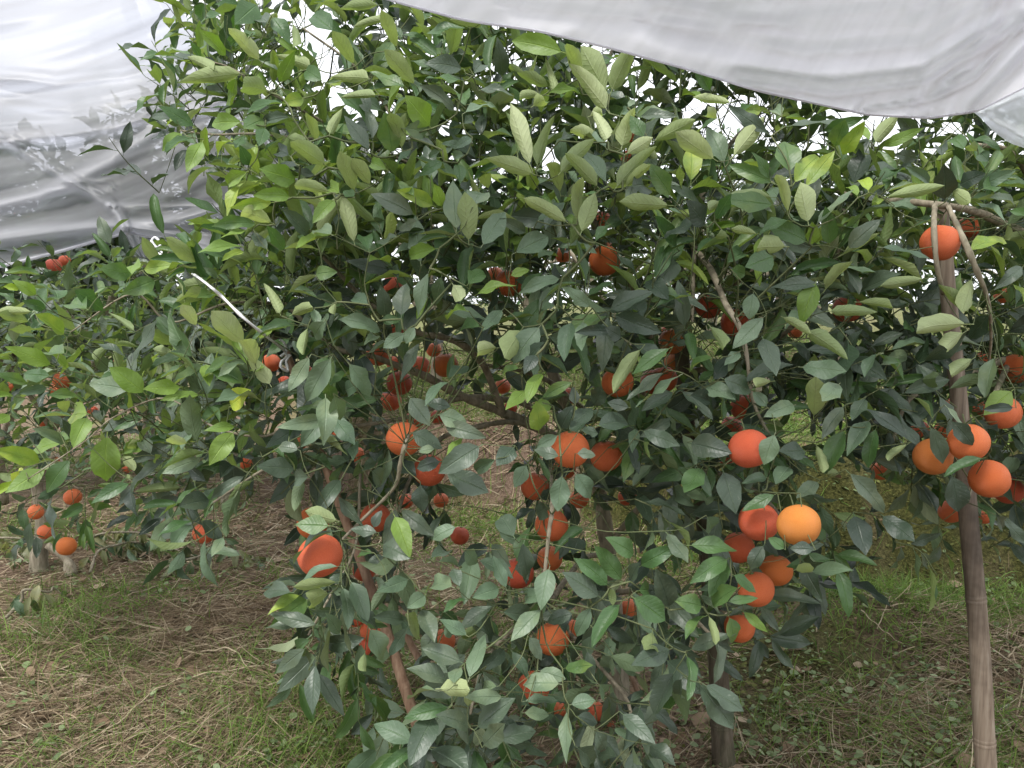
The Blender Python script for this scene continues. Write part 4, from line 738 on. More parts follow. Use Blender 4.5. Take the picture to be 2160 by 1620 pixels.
def make_tree(name, label, skel_txt, owner, group):
    skel = [SK(s) for s in skel_txt]
    root = empty(name, skel[0][0][0]); tag(root, label, 'tree', group)
    for i, (pts, rad) in enumerate(skel):
        b = Buf(); q, rr = catmull(pts, rad, 6)
        rr = rr * (1 + 0.07 * rng.standard_normal(len(rr)))
        tube(b, q, rr, 12 if rad[0] > 0.012 else 8)
        b.build('trunk' if i == 0 else 'branch', M_bark, root)
    LV = Leaves(); stems = Buf(); targets = []
    # traced leaves
    for (ox, oy), txt in HERO.items():
        for it in txt.split(';'):
            bx, by, tx, ty, w, c = it.split(); bx, by, tx, ty, w = [float(v) / 3 for v in (bx, by, tx, ty, w)]
            bx += ox; tx += ox; by += oy; ty += oy
            mx, my = (bx + tx) / 2, (by + ty) / 2
            own = 'r' if mx > 1890 else 'm'
            if own != owner: continue
            d = float(dfront(mx, my)) - 0.03 - 0.05 * rng.random()
            free = True
            for f in FR:
                if math.hypot(mx - f[1], my - f[2]) < f[3] + w * 0.5:
                    d = min(d, f[5] - f[6] * 0.95 - 0.015); free = False
            if mx < 560 and my > 520: d = 1.62 + 0.08 * rng.random() + (0.25 if c in 'pd' else 0)
            lp = math.hypot(tx - bx, ty - by); l3 = lp * d / FPX
            Lr = max(l3, min(0.078 + 0.02 * rng.random(), l3 * 1.5)) if free else l3
            dz = math.sqrt(max(0, Lr ** 2 - l3 ** 2)) * (-1 if rng.random() < 0.65 else 1)
            A = P(bx, by, d - dz / 2); B = P(tx, ty, d + dz / 2); dv = B - A
            view = unit(P(mx, my, 1.0) - CAM)
            dd = unit(dv); n0 = -view - (-view @ dd) * dd; n0 = unit(n0)
            if c in 'pP': 
                n0 = -n0; sh = PODS[rng.integers(5)]; nat = 0.30
            else: sh = FLAT[rng.integers(7)]; nat = 0.40
            ratio = (w * d / FPX) / (nat * Lr * 0.87)
            ang = 0.0; wf = ratio
            if ratio < 0.85 and c not in 'pP':
                wf = max(ratio, 0.8) ; ang = math.acos(min(1, ratio / wf))
            wf = float(np.clip(wf, 0.55, 1.6))
            best = None; roll_ = abs(rng.normal(0, 0.3)) if c not in 'pP' else 0.15
            for sg in (1, -1):
                a2 = sg * (ang + 0.1 + roll_); n2 = n0 * math.cos(a2) + np.cross(dd, n0) * math.sin(a2)
                if best is None or n2[2] > best[2]: best = n2
            LV.add(A, dv, best, Lr * (1.08 if c in 'pP' else 1.0), wf * (0.88 if c in 'pP' else 0.92), sh, c, hero=True)
            targets.append(A)
    # fill: leafy shoots through the depth of the crown
    for gy in range(-2, 19):
        for gx in range(-3, 27):
            row = GRID[min(max(gy, 0), 17)]; dn = int(row[min(max(gx, 0), 23)])
            if gy < 0: dn = dn * (0.8 if gy == -1 else 0.45)
            if gx > 23 or gx < 0: dn *= 0.8
            own = 'l' if (gx <= 3 or (gx <= 4 and gy >= 6 and (gx + gy) % 2)) and gy >= 6 else ('r' if gx >= 21 else 'm')
            if gy < 6 and gx < 4 and gx < 3: continue
            if own != owner: 
                if not (owner == 'm' and own == 'l' and gx >= 1 and gy < 12): continue
                dn *= 0.22
            if owner == 'm' and gx > 23: continue
            if owner == 'l': dn *= 2.0
            nsh = dn * (0.92 if gy < 6.5 else (0.82 if owner != 'l' else 0.62) if gy < 11 else 0.60); nsh = int(nsh) + (rng.random() < nsh % 1)
            for _ in range(nsh):
                px = (gx + rng.random()) * 90; py = (gy + rng.random()) * 90
                if owner == 'l':
                    d = 2.45 + 1.7 * rng.beta(1.1, 1.5)
                else:
                    d = float(dfront(px, py)) + 0.10 + 1.25 * rng.beta(1.0, 1.7)
                if any(((px - g[0]) / (g[2] + 12)) ** 2 + ((py - g[1]) / (g[3] + 12)) ** 2 < 1 and rng.random() < g[4] for g in GAPS): continue
                p = P(px, py, d)
                depth = d - 1.5
                size = 0.106 if owner != 'l' else 0.10
                if gy < 6.5:
                    D = np.array([0.8 * (px - 1150) / 1100, -0.35 + 0.3 * rng.normal(), 1.0]) + rng.normal(0, 0.35, 3)
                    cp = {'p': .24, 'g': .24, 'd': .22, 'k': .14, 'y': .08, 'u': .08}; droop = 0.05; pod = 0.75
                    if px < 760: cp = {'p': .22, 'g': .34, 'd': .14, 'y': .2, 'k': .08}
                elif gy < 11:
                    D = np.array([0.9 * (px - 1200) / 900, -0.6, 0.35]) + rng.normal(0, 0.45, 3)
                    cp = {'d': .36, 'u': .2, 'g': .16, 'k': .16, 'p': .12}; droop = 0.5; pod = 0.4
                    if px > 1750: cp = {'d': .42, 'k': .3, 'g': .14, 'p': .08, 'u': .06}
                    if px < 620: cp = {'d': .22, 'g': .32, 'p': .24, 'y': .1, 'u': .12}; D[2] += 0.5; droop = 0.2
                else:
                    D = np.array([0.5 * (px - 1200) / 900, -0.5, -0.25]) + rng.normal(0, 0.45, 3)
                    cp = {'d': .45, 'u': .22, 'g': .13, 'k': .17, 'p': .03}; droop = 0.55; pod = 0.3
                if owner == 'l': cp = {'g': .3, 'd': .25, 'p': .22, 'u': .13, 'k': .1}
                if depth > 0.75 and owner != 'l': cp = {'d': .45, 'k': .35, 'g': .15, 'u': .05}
                ln = 0.09 + 0.1 * rng.random()
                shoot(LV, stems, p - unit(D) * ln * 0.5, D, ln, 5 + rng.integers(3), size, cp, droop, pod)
                targets.append(p - unit(D) * ln * 0.5)
    LV.arr()
    # oranges' stalks are joined to the wood too
    for f in FR:
        if f[0] == owner: targets.append(P(f[1], f[2], f[5]) + np.array([0, 0, f[6] + 0.02]))
    tw = grow(root, skel, targets)
    # no leaf may pass through a fruit: traced ones are drawn towards the camera, others dropped
    C3 = np.array([P(f[1], f[2], f[5]) for f in FR]); R3 = np.array([f[6] for f in FR]); inside = np.zeros(len(LV.L), bool)
    for it in range(14):
        inside[:] = False
        for fr_, sw in ((.1, 0), (.35, .15), (.35, -.15), (.6, .15), (.6, -.15), (.95, 0)):
            q = LV.b + LV.d * (LV.L * fr_)[:, None] + LV.x * (LV.L * sw)[:, None]
            inside |= (np.linalg.norm(q[:, None] - C3[None], axis=2) < R3[None] * 1.17).any(1)
        mv = inside & LV.hero; LV.b[mv] -= unit(LV.b[mv] - CAM) * 0.014
    # thin the filling where the photograph looks through, and in front of fruit and traced boughs
    mid = LV.b + LV.d * LV.L[:, None] * 0.5; px, py, d = proj(mid); tx, ty, _ = proj(LV.b + LV.d * LV.L[:, None] * 0.85); bx_, by_, _ = proj(LV.b + LV.d * LV.L[:, None] * 0.15)
    kill = np.zeros(len(px), bool)
    for (cx, cy, rx, ry, pr) in GAPS:
        hit = np.zeros(len(px), bool)
        for qx, qy in ((px, py), (tx, ty), (bx_, by_)): hit |= ((qx - cx) / rx) ** 2 + ((qy - cy) / ry) ** 2 < 1.0
        kill |= hit & (rng.random(len(px)) < pr)
    for f in FR:
        hit = np.zeros(len(px), bool)
        for qx, qy, k in ((px, py, 1.05), (tx, ty, .92), (bx_, by_, .92)): hit |= np.hypot(qx - f[1], qy - f[2]) < f[3] * k * (1.0 if f[3] > 27 else 0.85)
        kill |= hit & (d < f[5] + 0.02) & (rng.random(len(px)) < 0.93)
    if owner in 'mr':
        for s in ([1, 2, 3, 4, 5, 7] if owner == 'm' else [0, 2, 3]):
            q, rr = catmull(*skel[s], 4); sx, sy, sdp = proj(q)
            if s == 4: sx, sy, sdp = sx[:20], sy[:20], sdp[:20]
            for a, b, c in zip(sx, sy, sdp): kill |= (np.hypot(px - a, py - b) < 26) & (d < c) & (rng.random(len(px)) < (0.6 if s == 5 else 0.85))
    kill |= d < dfront(px, py) + (0.05 if owner != 'l' else -9)
    kill &= ~LV.hero
    kill |= inside
    LV.keep(~kill)
    return dict(root=root, LV=LV, stems=stems, tw=tw)

T_main = make_tree('orange_tree', 'large leafy orange tree filling the middle, loaded with red oranges', MAIN, 'm', 'orange trees of the orchard')
T_right = make_tree('orange_tree', 'dark leaved orange tree at the right, one bough propped on the bamboo pole', RIGHT, 'r', 'orange trees of the orchard')
T_left = make_tree('orange_tree', 'orange tree behind at the left with bare grey trunk under the film', LEFTT, 'l', 'orange trees of the orchard')

def far_tree(label, cx, cy, h, rx, ry, n, cls, base=0.5, size=0.105):
    """a bushy orange tree standing farther back"""
    z0 = float(H(cx, cy)); root = empty('orange_tree', (cx, cy, z0)); tag(root, label, 'tree', 'orange trees of the orchard')
    c = np.array([cx, cy, z0])
    trunk = [c + [0, 0, -.05], c + [.03, 0, h * .25], c + [-.04, .03, h * .5], c + [0, 0, h * .8]]
    skel = [(np.array(trunk), np.array([.06, .05, .035, .012]))]
    for k in range(7):
        a = k * 2.4 + rng.random(); s = trunk[1 if k < 4 else 2]
        e = c + [math.cos(a) * rx * .75, math.sin(a) * ry * .75, h * (0.45 + 0.45 * rng.random())]
        skel.append((np.array([s, (s + e) / 2 + [0, 0, .08 * h], e]), np.array([.03, .02, .008])))
    for i, (p, r) in enumerate(skel):
        b = Buf(); q, rr = catmull(p, r, 5); tube(b, q, rr, 8); b.build('trunk' if i == 0 else 'branch', M_bark, root)
    LV = Leaves(); stems = Buf(); targets = []
    while len(targets) < n:
        v = rng.normal(0, 1, 3); v = unit(v) * (0.45 + 0.55 * rng.random() ** .6)
        p = c + np.array([v[0] * rx, v[1] * ry, h * (base + (1 - base) * 0.5) + v[2] * h * (1 - base) * .55 + .05])
        if fbm(p[0] * 2.2, p[2] * 2.2 + p[1], 77) < 0.36: continue
        D = v * [1, 1, .5] + [0, 0, .7]
        shoot(LV, stems, p, D, .14, 6, size, cls, .2, .4); targets.append(p)
    LV.arr(); tw = grow(root, skel, targets)
    return dict(root=root, LV=LV, stems=stems, tw=tw)
CD = {'d': .4, 'k': .35, 'g': .2, 'u': .05}
FAR = [far_tree('low far orange tree straight behind the middle of the big crown', 0.15, 8.2, 2.0, 1.4, 1.0, 240, CD, .2),
       far_tree('low far orange tree behind and between the big tree and right tree', 2.2, 8.6, 2.1, 1.5, 1.0, 240, CD, .2),
       far_tree('dark far orange tree filling the back between the post and the bamboo pole', 1.9, 5.9, 1.75, 1.1, .8, 260, CD, .25),
       far_tree('far orange tree on the bank at the far right edge', 4.1, 6.1, 1.8, 1.2, .9, 200, CD, .25),
       far_tree('far low orange tree behind the left tree row', -3.3, 6.9, 1.9, 1.3, .9, 240, CD, .25),
       far_tree('far orange tree showing dark through gaps right of centre of the big crown', 0.95, 6.6, 1.75, 1.3, 1.0, 190, CD, .28),
       far_tree('far orange tree on the bank behind the right tree', 2.9, 6.9, 1.7, 1.3, 1.0, 190, CD, .25),
       far_tree('far orange tree just left of centre behind the boughs', -0.7, 7.0, 1.95, 1.2, 1.0, 190, CD, .3),
       far_tree('tall dark orange tree blurred behind the film near the cord', -2.1, 5.6, 2.75, 1.05, .8, 900, {'k': .6, 'd': .4}, .3, .165),
       far_tree('dark orange tree blurred behind the film at the left edge', -4.1, 6.0, 2.6, 1.25, .8, 800, {'k': .6, 'd': .4}, .3, .165)]

# ------------------------------------------------------------------ which leaves show largest: a small depth buffer of leaf samples
TREES = [T_main, T_right, T_left] + FAR
def film_edge(px): return np.interp(px, [760, 820, 980, 1140, 1300, 1440, 1600, 1740, 1830, 1960, 2060, 2160, 2300], [-30, 0, 43, 66, 105, 143, 192, 222, 242, 249, 235, 190, 120])
W_, H_ = 540, 405
allp = []
for ti, T in enumerate(TREES):
    LV = T['LV']
    for f in (0.12, 0.3, 0.5, 0.7, 0.88):
        for s in (-.13, 0, .13):
            q = LV.b + LV.d * (LV.L * f)[:, None] + LV.x * (LV.L * s * LV.w * (1 if 0.2 < f < 0.8 else 0.4))[:, None]
            x_, y_, d_ = proj(q); allp.append(np.stack([x_, y_, d_, np.full(len(x_), ti), np.arange(len(x_))], 1))
allp = np.concatenate(allp)
ix = (allp[:, 0] / 4).astype(int); iy = (allp[:, 1] / 4).astype(int)
ok = (ix >= 0) & (ix < W_) & (iy >= 0) & (iy < H_) & (allp[:, 1] > film_edge(allp[:, 0]))
allp = allp[ok]; cell = iy[ok] * W_ + ix[ok]
zb = np.full(W_ * H_, 99.0)
# every sample also covers its neighbours, so that a front leaf hides what is behind it
for dx in (-2, -1, 0, 1, 2):
    for dy in (-2, -1, 0, 1, 2):
        cc = np.clip(cell + dy * W_ + dx, 0, W_ * H_ - 1); np.minimum.at(zb, cc, allp[:, 2])
vis = allp[:, 2] < zb[cell] + 0.03
for ti, T in enumerate(TREES):
    LV = T['LV']; m = vis & (allp[:, 3] == ti)
    cnt = np.bincount(allp[m, 4].astype(int), minlength=len(LV.L))
    _, _, dd = proj(LV.b); T['score'] = cnt * (LV.L / dd) ** 2

PROTO = {}
def leaf_mesh(sh, c):
    k = (int(sh), c)
    if k not in PROTO:
        V, F, U = SHAPES[sh]
        PROTO[k] = mesh_np('leaf_' + str(len(PROTO)), V, F, [LM[c]], attrs={'rnd': np.zeros(len(V))}, uvs=U)
    return PROTO[k]
def leaf_object(root, b, d, n, x, L, w, sh, c, parent=None):
    o = bpy.data.objects.new('leaf', leaf_mesh(sh, c)); COL.objects.link(o)
    base = b + d * L * 0.13
    M = Matrix(((x[0] * L * w, d[0] * L, n[0] * L, base[0]), (x[1] * L * w, d[1] * L, n[1] * L, base[1]), (x[2] * L * w, d[2] * L, n[2] * L, base[2]), (0, 0, 0, 1)))
    p = parent or root; o.parent = p; o.matrix_parent_inverse = Matrix.Translation(-p.location)
    o.matrix_basis = M
    return o
def finish_tree(T, nmax):
    LV, root = T['LV'], T['root']
    order = np.argsort(-T['score']); sel = [i for i in order[:nmax] if T['score'][i] > 0]
    isel = np.zeros(len(LV.L), bool); isel[sel] = True
    for i in sel: leaf_object(root, LV.b[i], LV.d[i], LV.n[i], LV.x[i], LV.L[i], LV.w[i], int(LV.sh[i]), LKEYS[LV.c[i]])
    Vs, Fs, Us, Rs, Ms, nn = [], [], [], [], [], 0
    for sh in range(len(SHAPES)):
        idx = np.where((LV.sh == sh) & ~isel)[0]
        if len(idx) == 0: continue
        V, F, U = SHAPES[sh]
        L = LV.L[idx][:, None, None]; base = (LV.b[idx] + LV.d[idx] * (LV.L[idx] * 0.13)[:, None])[:, None]
        q = base + L * (V[None, :, :1] * LV.w[idx][:, None, None] * LV.x[idx][:, None] + V[None, :, 1:2] * LV.d[idx][:, None] + V[None, :, 2:3] * LV.n[idx][:, None])
        k = len(idx); Vs.append(q.reshape(-1, 3)); Fs.append((F[None] + (np.arange(k) * len(V))[:, None, None]).reshape(-1, 4) + nn); nn += k * len(V)
        Us.append(np.tile(U, (k, 1))); Rs.append(np.repeat(LV.r[idx], len(V))); Ms.append(np.repeat(LV.c[idx], len(F)))
    o = bpy.data.objects.new('foliage', mesh_np('foliage', np.concatenate(Vs), np.concatenate(Fs), [LM[c] for c in LKEYS], np.concatenate(Ms), attrs={'rnd': np.concatenate(Rs)}, uvs=np.concatenate(Us)))
    COL.objects.link(o); o.parent = root; o.matrix_parent_inverse = Matrix.Translation(-root.location); o['kind'] = 'stuff'
    a = T['tw']; s = T['stems']
    for V, F, A in zip(s.V, s.F, s.A): a.V.append(V); a.F.append(F + a.n); a.A.append(A)
    return o
print('LEAVES', [len(T['LV'].L) for T in TREES])
for T, nm in zip(TREES, [300, 300, 300] + [50] * len(FAR)):
    finish_tree(T, nm)
    t = T['tw'].build('twigs', M_twig, T['root']); t['kind'] = 'stuff'

# ------------------------------------------------------------------ oranges
def fruit_mesh(seed, mat):
    r = np.random.default_rng(seed); nu, nv = 28, 18; V = []; F = []
    for i in range(nv + 1):
        th = math.pi * i / nv
        for j in range(nu):
            ph = 2 * math.pi * j / nu
            rr = 1 + 0.012 * math.sin(3 * ph + seed) + 0.010 * math.sin(5 * ph + 2 * seed + 3 * th)
            z = math.cos(th) * (0.95 + 0.03 * (seed % 2)); xy = math.sin(th)
            top = math.exp(-(th / 0.30) ** 2); bot = math.exp(-((math.pi - th) / 0.22) ** 2)
            z -= 0.07 * top; z += 0.045 * bot
            rr *= 1 + 0.03 * math.exp(-((th - .45) / .25) ** 2) * math.cos(7 * ph)
            V.append((xy * math.cos(ph) * rr, xy * math.sin(ph) * rr, z))
    for i in range(nv):
        for j in range(nu):
            F.append((i * nu + j, (i + 1) * nu + j, (i + 1) * nu + (j + 1) % nu, i * nu + (j + 1) % nu))
    return mesh_np('fruit', V, F, [mat])
FM = {(c, s): fruit_mesh(s, M_or[c]) for c in 'roy' for s in range(3)}
def calyx_mesh():
    b = Buf(); V = [(0, 0, .90)]; n = 10
    for k in range(n):
        r = 0.17 if k % 2 == 0 else 0.085; a = k * 2 * math.pi / n
        V.append((r * math.cos(a), r * math.sin(a), .895))
    for k in range(n):
        r = 0.13 if k % 2 == 0 else 0.07; a = k * 2 * math.pi / n
        V.append((r * math.cos(a), r * math.sin(a), .935))
    F = []
    for k in range(n):
        F.append((1 + k, 1 + (k + 1) % n, 1 + n + (k + 1) % n, 1 + n + k))
    V.append((0, 0, .955)); t = len(V) - 1
    for k in range(0, n, 2): F.append((t, 1 + n + k, 1 + n + (k + 1) % n, 1 + n + (k + 2) % n))
    b.add(V, F); return mesh_np('calyx', b.V[0], b.F[0], [M_calyx])
def stalk_mesh():
    b = Buf(); tube(b, [(0, 0, .90), (.015, .01, 1.15), (-.01, 0, 1.5)], [.045, .034, .036], 7)
    return mesh_np('stalk', b.V[0], b.F[0], [M_twig])
def navel_mesh():
    V = []; F = []; n = 12
    for k, (r, z) in enumerate(((.001, -.905), (.05, -.915), (.075, -.93), (.10, -.945 + .02))):
        for j in range(n): V.append((r * math.cos(6.2832 * j / n), r * math.sin(6.2832 * j / n), z - .004))
    for i in range(3):
        for j in range(n): F.append((i * n + j, i * n + (j + 1) % n, (i + 1) * n + (j + 1) % n, (i + 1) * n + j))
    return mesh_np('navel', V, F, [M_navel])
CM, SM, NM = calyx_mesh(), stalk_mesh(), navel_mesh()
GRP = {'m': 'oranges hanging on the big tree', 'r': 'oranges hanging on the right tree', 'l': 'oranges hanging on the left tree'}
for i, (own, px, py, r, c, d, rad, lab) in enumerate(FR):
    e = empty('orange', P(px, py, d)); tag(e, lab, 'orange', GRP[own])
    e.scale = (rad, rad, rad)
    tx, ty = rng.normal(0, .16, 2)
    if py > 900 and rng.random() < .35: tx = R(-20 - 15 * rng.random())
    e.rotation_euler = (tx, ty, 0)
    if 'showing its navel' in lab: e.rotation_euler = (R(-62), R(8), 0)
    for nm, me in (('fruit', FM[(c, i % 3)]), ('calyx', CM), ('stalk', SM), ('navel', NM)):
        link(bpy.data.objects.new(nm, me), e)

# ------------------------------------------------------------------ bamboo poles and the dark post
def pole(name, label, cat, pts, mat, nodes, nr=1.12, group=None, jag=True):
    a = np.array(pts, float); p = P(a[:, 0], a[:, 1], a[:, 2]); rad = a[:, 3] / 1000 * (0.76 if name == 'bamboo_pole' else 0.9)
    q, rr = catmull(p, rad, 14)
    # run it down into the soil
    while q[-1][2] > H(q[-1][0], q[-1][1]) - 0.05:
        dv = q[-1] - q[-3]; q = np.vstack([q, q[-1] + unit(dv) * 0.06]); rr = np.append(rr, rr[-1])
    root = empty(name, q[-1] * [1, 1, 0] + [0, 0, H(q[-1][0], q[-1][1])]); tag(root, label, cat, group)
    s = np.concatenate([[0], np.cumsum(np.linalg.norm(np.diff(q, axis=0), axis=1))])
    ts = np.linspace(0, s[-1], int(s[-1] / 0.012)); Q = np.stack([np.interp(ts, s, q[:, k]) for k in range(3)], 1); RR = np.interp(ts, s, rr)
    RR = RR * (1 + 0.018 * (fbm(ts * 14, ts * 0 + 3, 55) - 0.5) * 2)
    b = Buf(); tube(b, Q, RR, 20); culm = b.build('culm', mat, root)
    for k, nd in enumerate(nodes):
        i = int(np.argmin(np.abs(proj(Q)[1] - nd))) if nd < 5000 else 0
        if i < 3 or i > len(Q) - 4: continue
        m = Q[i]; dv = unit(Q[i + 1] - Q[i - 1]); r0 = RR[i]
        b = Buf(); tube(b, [m - dv * .009, m - dv * .004, m - dv * .001, m + dv * .002, m + dv * .004, m + dv * .010], [r0 * 1.005, r0 * nr, r0 * (nr - .05), r0 * (nr - .05), r0 * nr, r0 * 1.005], 20, cap=False)
        b.build('node_ring', mat, root)
    return root
pole('bamboo_pole', 'thick grey bamboo pole standing at the right, propping a forked bough', 'pole',
     [(1984, 428, 1.74, 16), (1992, 500, 1.75, 20), (2000, 620, 1.76, 22), (2028, 900, 1.79, 24.5), (2042, 1080, 1.80, 27), (2064, 1330, 1.81, 29), (2080, 1620, 1.82, 31), (2104, 1960, 1.84, 32)], M_bamboo, [760, 1012, 1262, 1558, 1820], 1.07)
pole('bamboo_stake', 'thin reddish bamboo stake leaning left with the white cord tied to its top', 'stake',
     [(604, 742, 2.12, 9.5), (616, 775, 2.12, 11), (700, 1020, 2.08, 13), (760, 1180, 2.06, 14), (820, 1345, 2.04, 15.5), (870, 1500, 2.02, 16.5), (940, 1700, 2.02, 17)], M_bamboo_red, [900, 1120, 1300, 1448], 1.10)
pole('bamboo_stake', 'shorter reddish stake leaning behind the low leaves, right of the corded one', 'stake',
     [(846, 1312, 2.25, 10), (870, 1365, 2.24, 12), (892, 1405, 2.22, 12), (960, 1530, 2.2, 13), (1010, 1640, 2.2, 13)], M_bamboo_red, [1420, 1560], 1.10)
pole('bamboo_stake', 'thin reddish stake glimpsed low behind leaves left of the dark post', 'stake',
     [(1310, 1380, 2.5, 9), (1334, 1432, 2.5, 9), (1360, 1500, 2.5, 9), (1378, 1560, 2.5, 9)], M_bamboo_red, [1480], 1.1)
pole('wooden_post', 'dark weathered round wooden post rising out of the ground right of centre', 'post',
     [(1428, 560, 2.42, 20), (1436, 700, 2.42, 24), (1450, 900, 2.42, 27), (1482, 1060, 2.43, 30), (1500, 1250, 2.44, 32), (1514, 1400, 2.45, 34), (1522, 1530, 2.46, 37), (1526, 1600, 2.46, 41)], M_post, [1105, 1528], 1.08)

# ------------------------------------------------------------------ white cord
def ribbon(buf, pts, w, th=0.0012):
    q, _ = catmull(pts, np.zeros(len(pts)), 8); n = len(q); T = unit(np.gradient(q, axis=0))
    view = unit(q - CAM); S = unit(np.cross(T, view)); tw = np.sin(np.linspace(0, 22, n))[:, None] * 1.1
    S = unit(S + tw * view); N = np.cross(T, S)
    V = np.concatenate([np.stack([q[i] - S[i] * w / 2, q[i] - S[i] * w * .1 + N[i] * w * .18, q[i] + S[i] * w / 2, q[i] + S[i] * w * .1 - N[i] * th]) for i in range(n)])
    i = np.arange(n - 1)[:, None] * 4; j = np.arange(4)[None]; j2 = (j + 1) % 4
    buf.add(V, np.stack([i + j, i + j2, i + 4 + j2, i + 4 + j], -1).reshape(-1, 4))
def PP(L): a = np.array(L, float); return P(a[:, 0], a[:, 1], a[:, 2])
cord = empty('cord', P(600, 760, 2.1)); tag(cord, 'white plastic cord tying the left film down to the reddish stake', 'cord')
b = Buf(); ribbon(b, PP([(296, 496, 2.86), (330, 524, 2.78), (384, 562, 2.5), (430, 594, 1.60), (468, 626, 1.55), (500, 658, 1.53), (535, 688, 1.56), (570, 716, 1.7), (598, 738, 2.04), (606, 752, 2.09)]), 0.0075); b.build('strand', M_cord, cord)
b = Buf(); ribbon(b, PP([(606, 752, 2.085), (592, 766, 2.07), (596, 778, 2.07), (607, 782, 2.08), (604, 762, 2.08), (612, 748, 2.09)]), 0.009); ribbon(b, PP([(590, 716, 2.04), (600, 724, 2.05), (604, 740, 2.08), (592, 752, 2.08)]), 0.008); b.build('knot', M_cord, cord)
b = Buf(); ribbon(b, PP([(320, 508, 2.75), (332, 522, 2.74), (338, 514, 2.75), (326, 500, 2.76), (318, 520, 2.75), (336, 536, 2.72), (350, 540, 2.7)]), 0.010); b.build('knot', M_cord, cord)

# ------------------------------------------------------------------ films
def dist_poly(px, py, pts):
    best = np.full(px.shape, 1e9)
    for (ax, ay), (bx, by) in zip(pts[:-1], pts[1:]):
        vx, vy = bx - ax, by - ay; t = np.clip(((px - ax) * vx + (py - ay) * vy) / (vx * vx + vy * vy), 0, 1)
        sd = ((px - ax) * vy - (py - ay) * vx) / math.hypot(vx, vy)
        dd = np.hypot(px - ax - t * vx, py - ay - t * vy); m = dd < np.abs(best); best = np.where(m, dd * np.sign(sd + 1e-9), best)
    return best
def film(name, label, cat, bot, top, nu, nv, folds, mat, wob, group=None, dens0=None, streak=1.0, sd=0.5):
    """a hanging sheet: bot/top are lists of (px, py, depth); folds pull it towards or away from the camera"""
    bot = np.array(bot, float); top = np.array(top, float)
    def res(a, n): 
        s = np.linspace(0, 1, len(a)); u = np.linspace(0, 1, n); return np.stack([np.interp(u, s, a[:, k]) for k in range(3)], 1)
    Bq, Tq = res(bot, nu), res(top, nu)
    for k in range(3):
        kern = np.ones(7) / 7
        for A in (Bq, Tq): A[3:-3, k] = np.convolve(A[:, k], kern, 'valid')
    v = np.linspace(0, 1, nv)[:, None, None]
    Q = Bq[None] * (1 - v) + Tq[None] * v
    px, py, d = Q[..., 0], Q[..., 1], Q[..., 2].copy()
    dens = np.zeros_like(px)
    for pts, amp, wd, dn in folds:
        s = dist_poly(px, py, pts); d = d - amp * np.exp(-(s / wd) ** 2) - amp * 0.5 * np.exp(-((s - wd * 1.6) / (wd * .6)) ** 2)
        dens += dn * np.exp(-(s / (wd * 0.75)) ** 2)
    sw = py + 0.16 * px + 0.00042 * np.clip(px, 0, 3000) ** 2 * streak
    d = d + wob * ((fbm(px / 420 + 4, sw / 85, 201, 2) - 0.5) * 2 + 0.16 * (fbm(px / 260, sw / 24, 203, 2) - 0.5))
    dens += sd * ((fbm(px / 380, sw / 13, 205, 4) - 0.5) * 1.6 + (fbm(px / 500, sw / 40, 207, 3) - 0.5) * 1.6)
    if dens0 is not None: dens = dens + dens0(px, py)
    V = P(px, py, d).reshape(-1, 3)
    i, j = np.meshgrid(np.arange(nv - 1), np.arange(nu - 1), indexing='ij'); q = i * nu + j
    F = np.stack([q, q + 1, q + nu + 1, q + nu], -1).reshape(-1, 4)
    uu, vv = np.meshgrid(np.linspace(0, 1, nu), np.linspace(0, 1, nv))
    me = mesh_np(name, V, F, [mat], attrs={'dens': dens.ravel()}, uvs=np.stack([uu.ravel(), vv.ravel()], 1))
    o = bpy.data.objects.new(name, me); link(o)
    # hem: the lower edge is rolled
    tag(o, label, cat, group)
    return o, P(Bq[:, 0], Bq[:, 1], d[0])
GF = 'polythene films stretched over the rows'
botL = [(-420, 640, 3.0), (-200, 600, 2.98), (0, 562, 2.95), (110, 535, 2.93), (190, 512, 2.9), (268, 490, 2.86), (330, 502, 2.86), (400, 522, 2.86), (480, 538, 2.84), (560, 545, 2.82), (640, 520, 2.8), (700, 470, 2.8), (770, 420, 2.82)]
topL = [(-420, -420, 3.9), (-200, -400, 3.9), (-100, -380, 3.9), (0, -360, 3.9), (80, -340, 3.9), (120, -300, 3.9), (160, -260, 3.85), (190, -220, 3.8), (220, -180, 3.8), (240, -150, 3.75), (260, -120, 3.7), (285, -90, 3.7), (310, -50, 3.7)]
fl = [([(-420, 330), (0, 285), (160, 278), (260, 255), (430, 196)], .05, 16, .35), ([(-420, 345), (0, 302), (160, 285), (330, 250), (520, 190)], .04, 13, .6),
      ([(-420, 470), (0, 432), (80, 416), (160, 372), (250, 320), (330, 270), (460, 215)], .07, 24, .75), ([(20, 300), (80, 340), (150, 385), (228, 432)], .04, 9, .35),
      ([(228, 432), (250, 455), (262, 488)], .05, 8, .8), ([(-420, 520), (0, 494), (120, 480), (240, 470), (330, 470), (460, 440), (560, 410), (640, 380)], .06, 15, .8),
      ([(-420, 600), (0, 508), (150, 490), (262, 478), (380, 495), (500, 530), (600, 545)], .05, 12, .6), ([(228, 432), (330, 432), (470, 434), (620, 400)], .03, 7, .5),
      ([(0, 430), (100, 400), (225, 400)], .02, 10, .3), ([(262, 488), (200, 508), (60, 545), (-100, 590)], .03, 7, .6), ([(262, 488), (350, 500), (440, 528)], .03, 6, .6),
      ([(0, 165), (60, 170), (120, 178), (260, 160), (420, 120)], .03, 11, .2), ([(0, 215), (150, 235), (300, 205), (480, 150)], .025, 12, .2), ([(700, 420), (640, 470), (600, 540)], .04, 9, .5), ([(740, 425), (680, 480), (650, 530)], .04, 7, .5)]
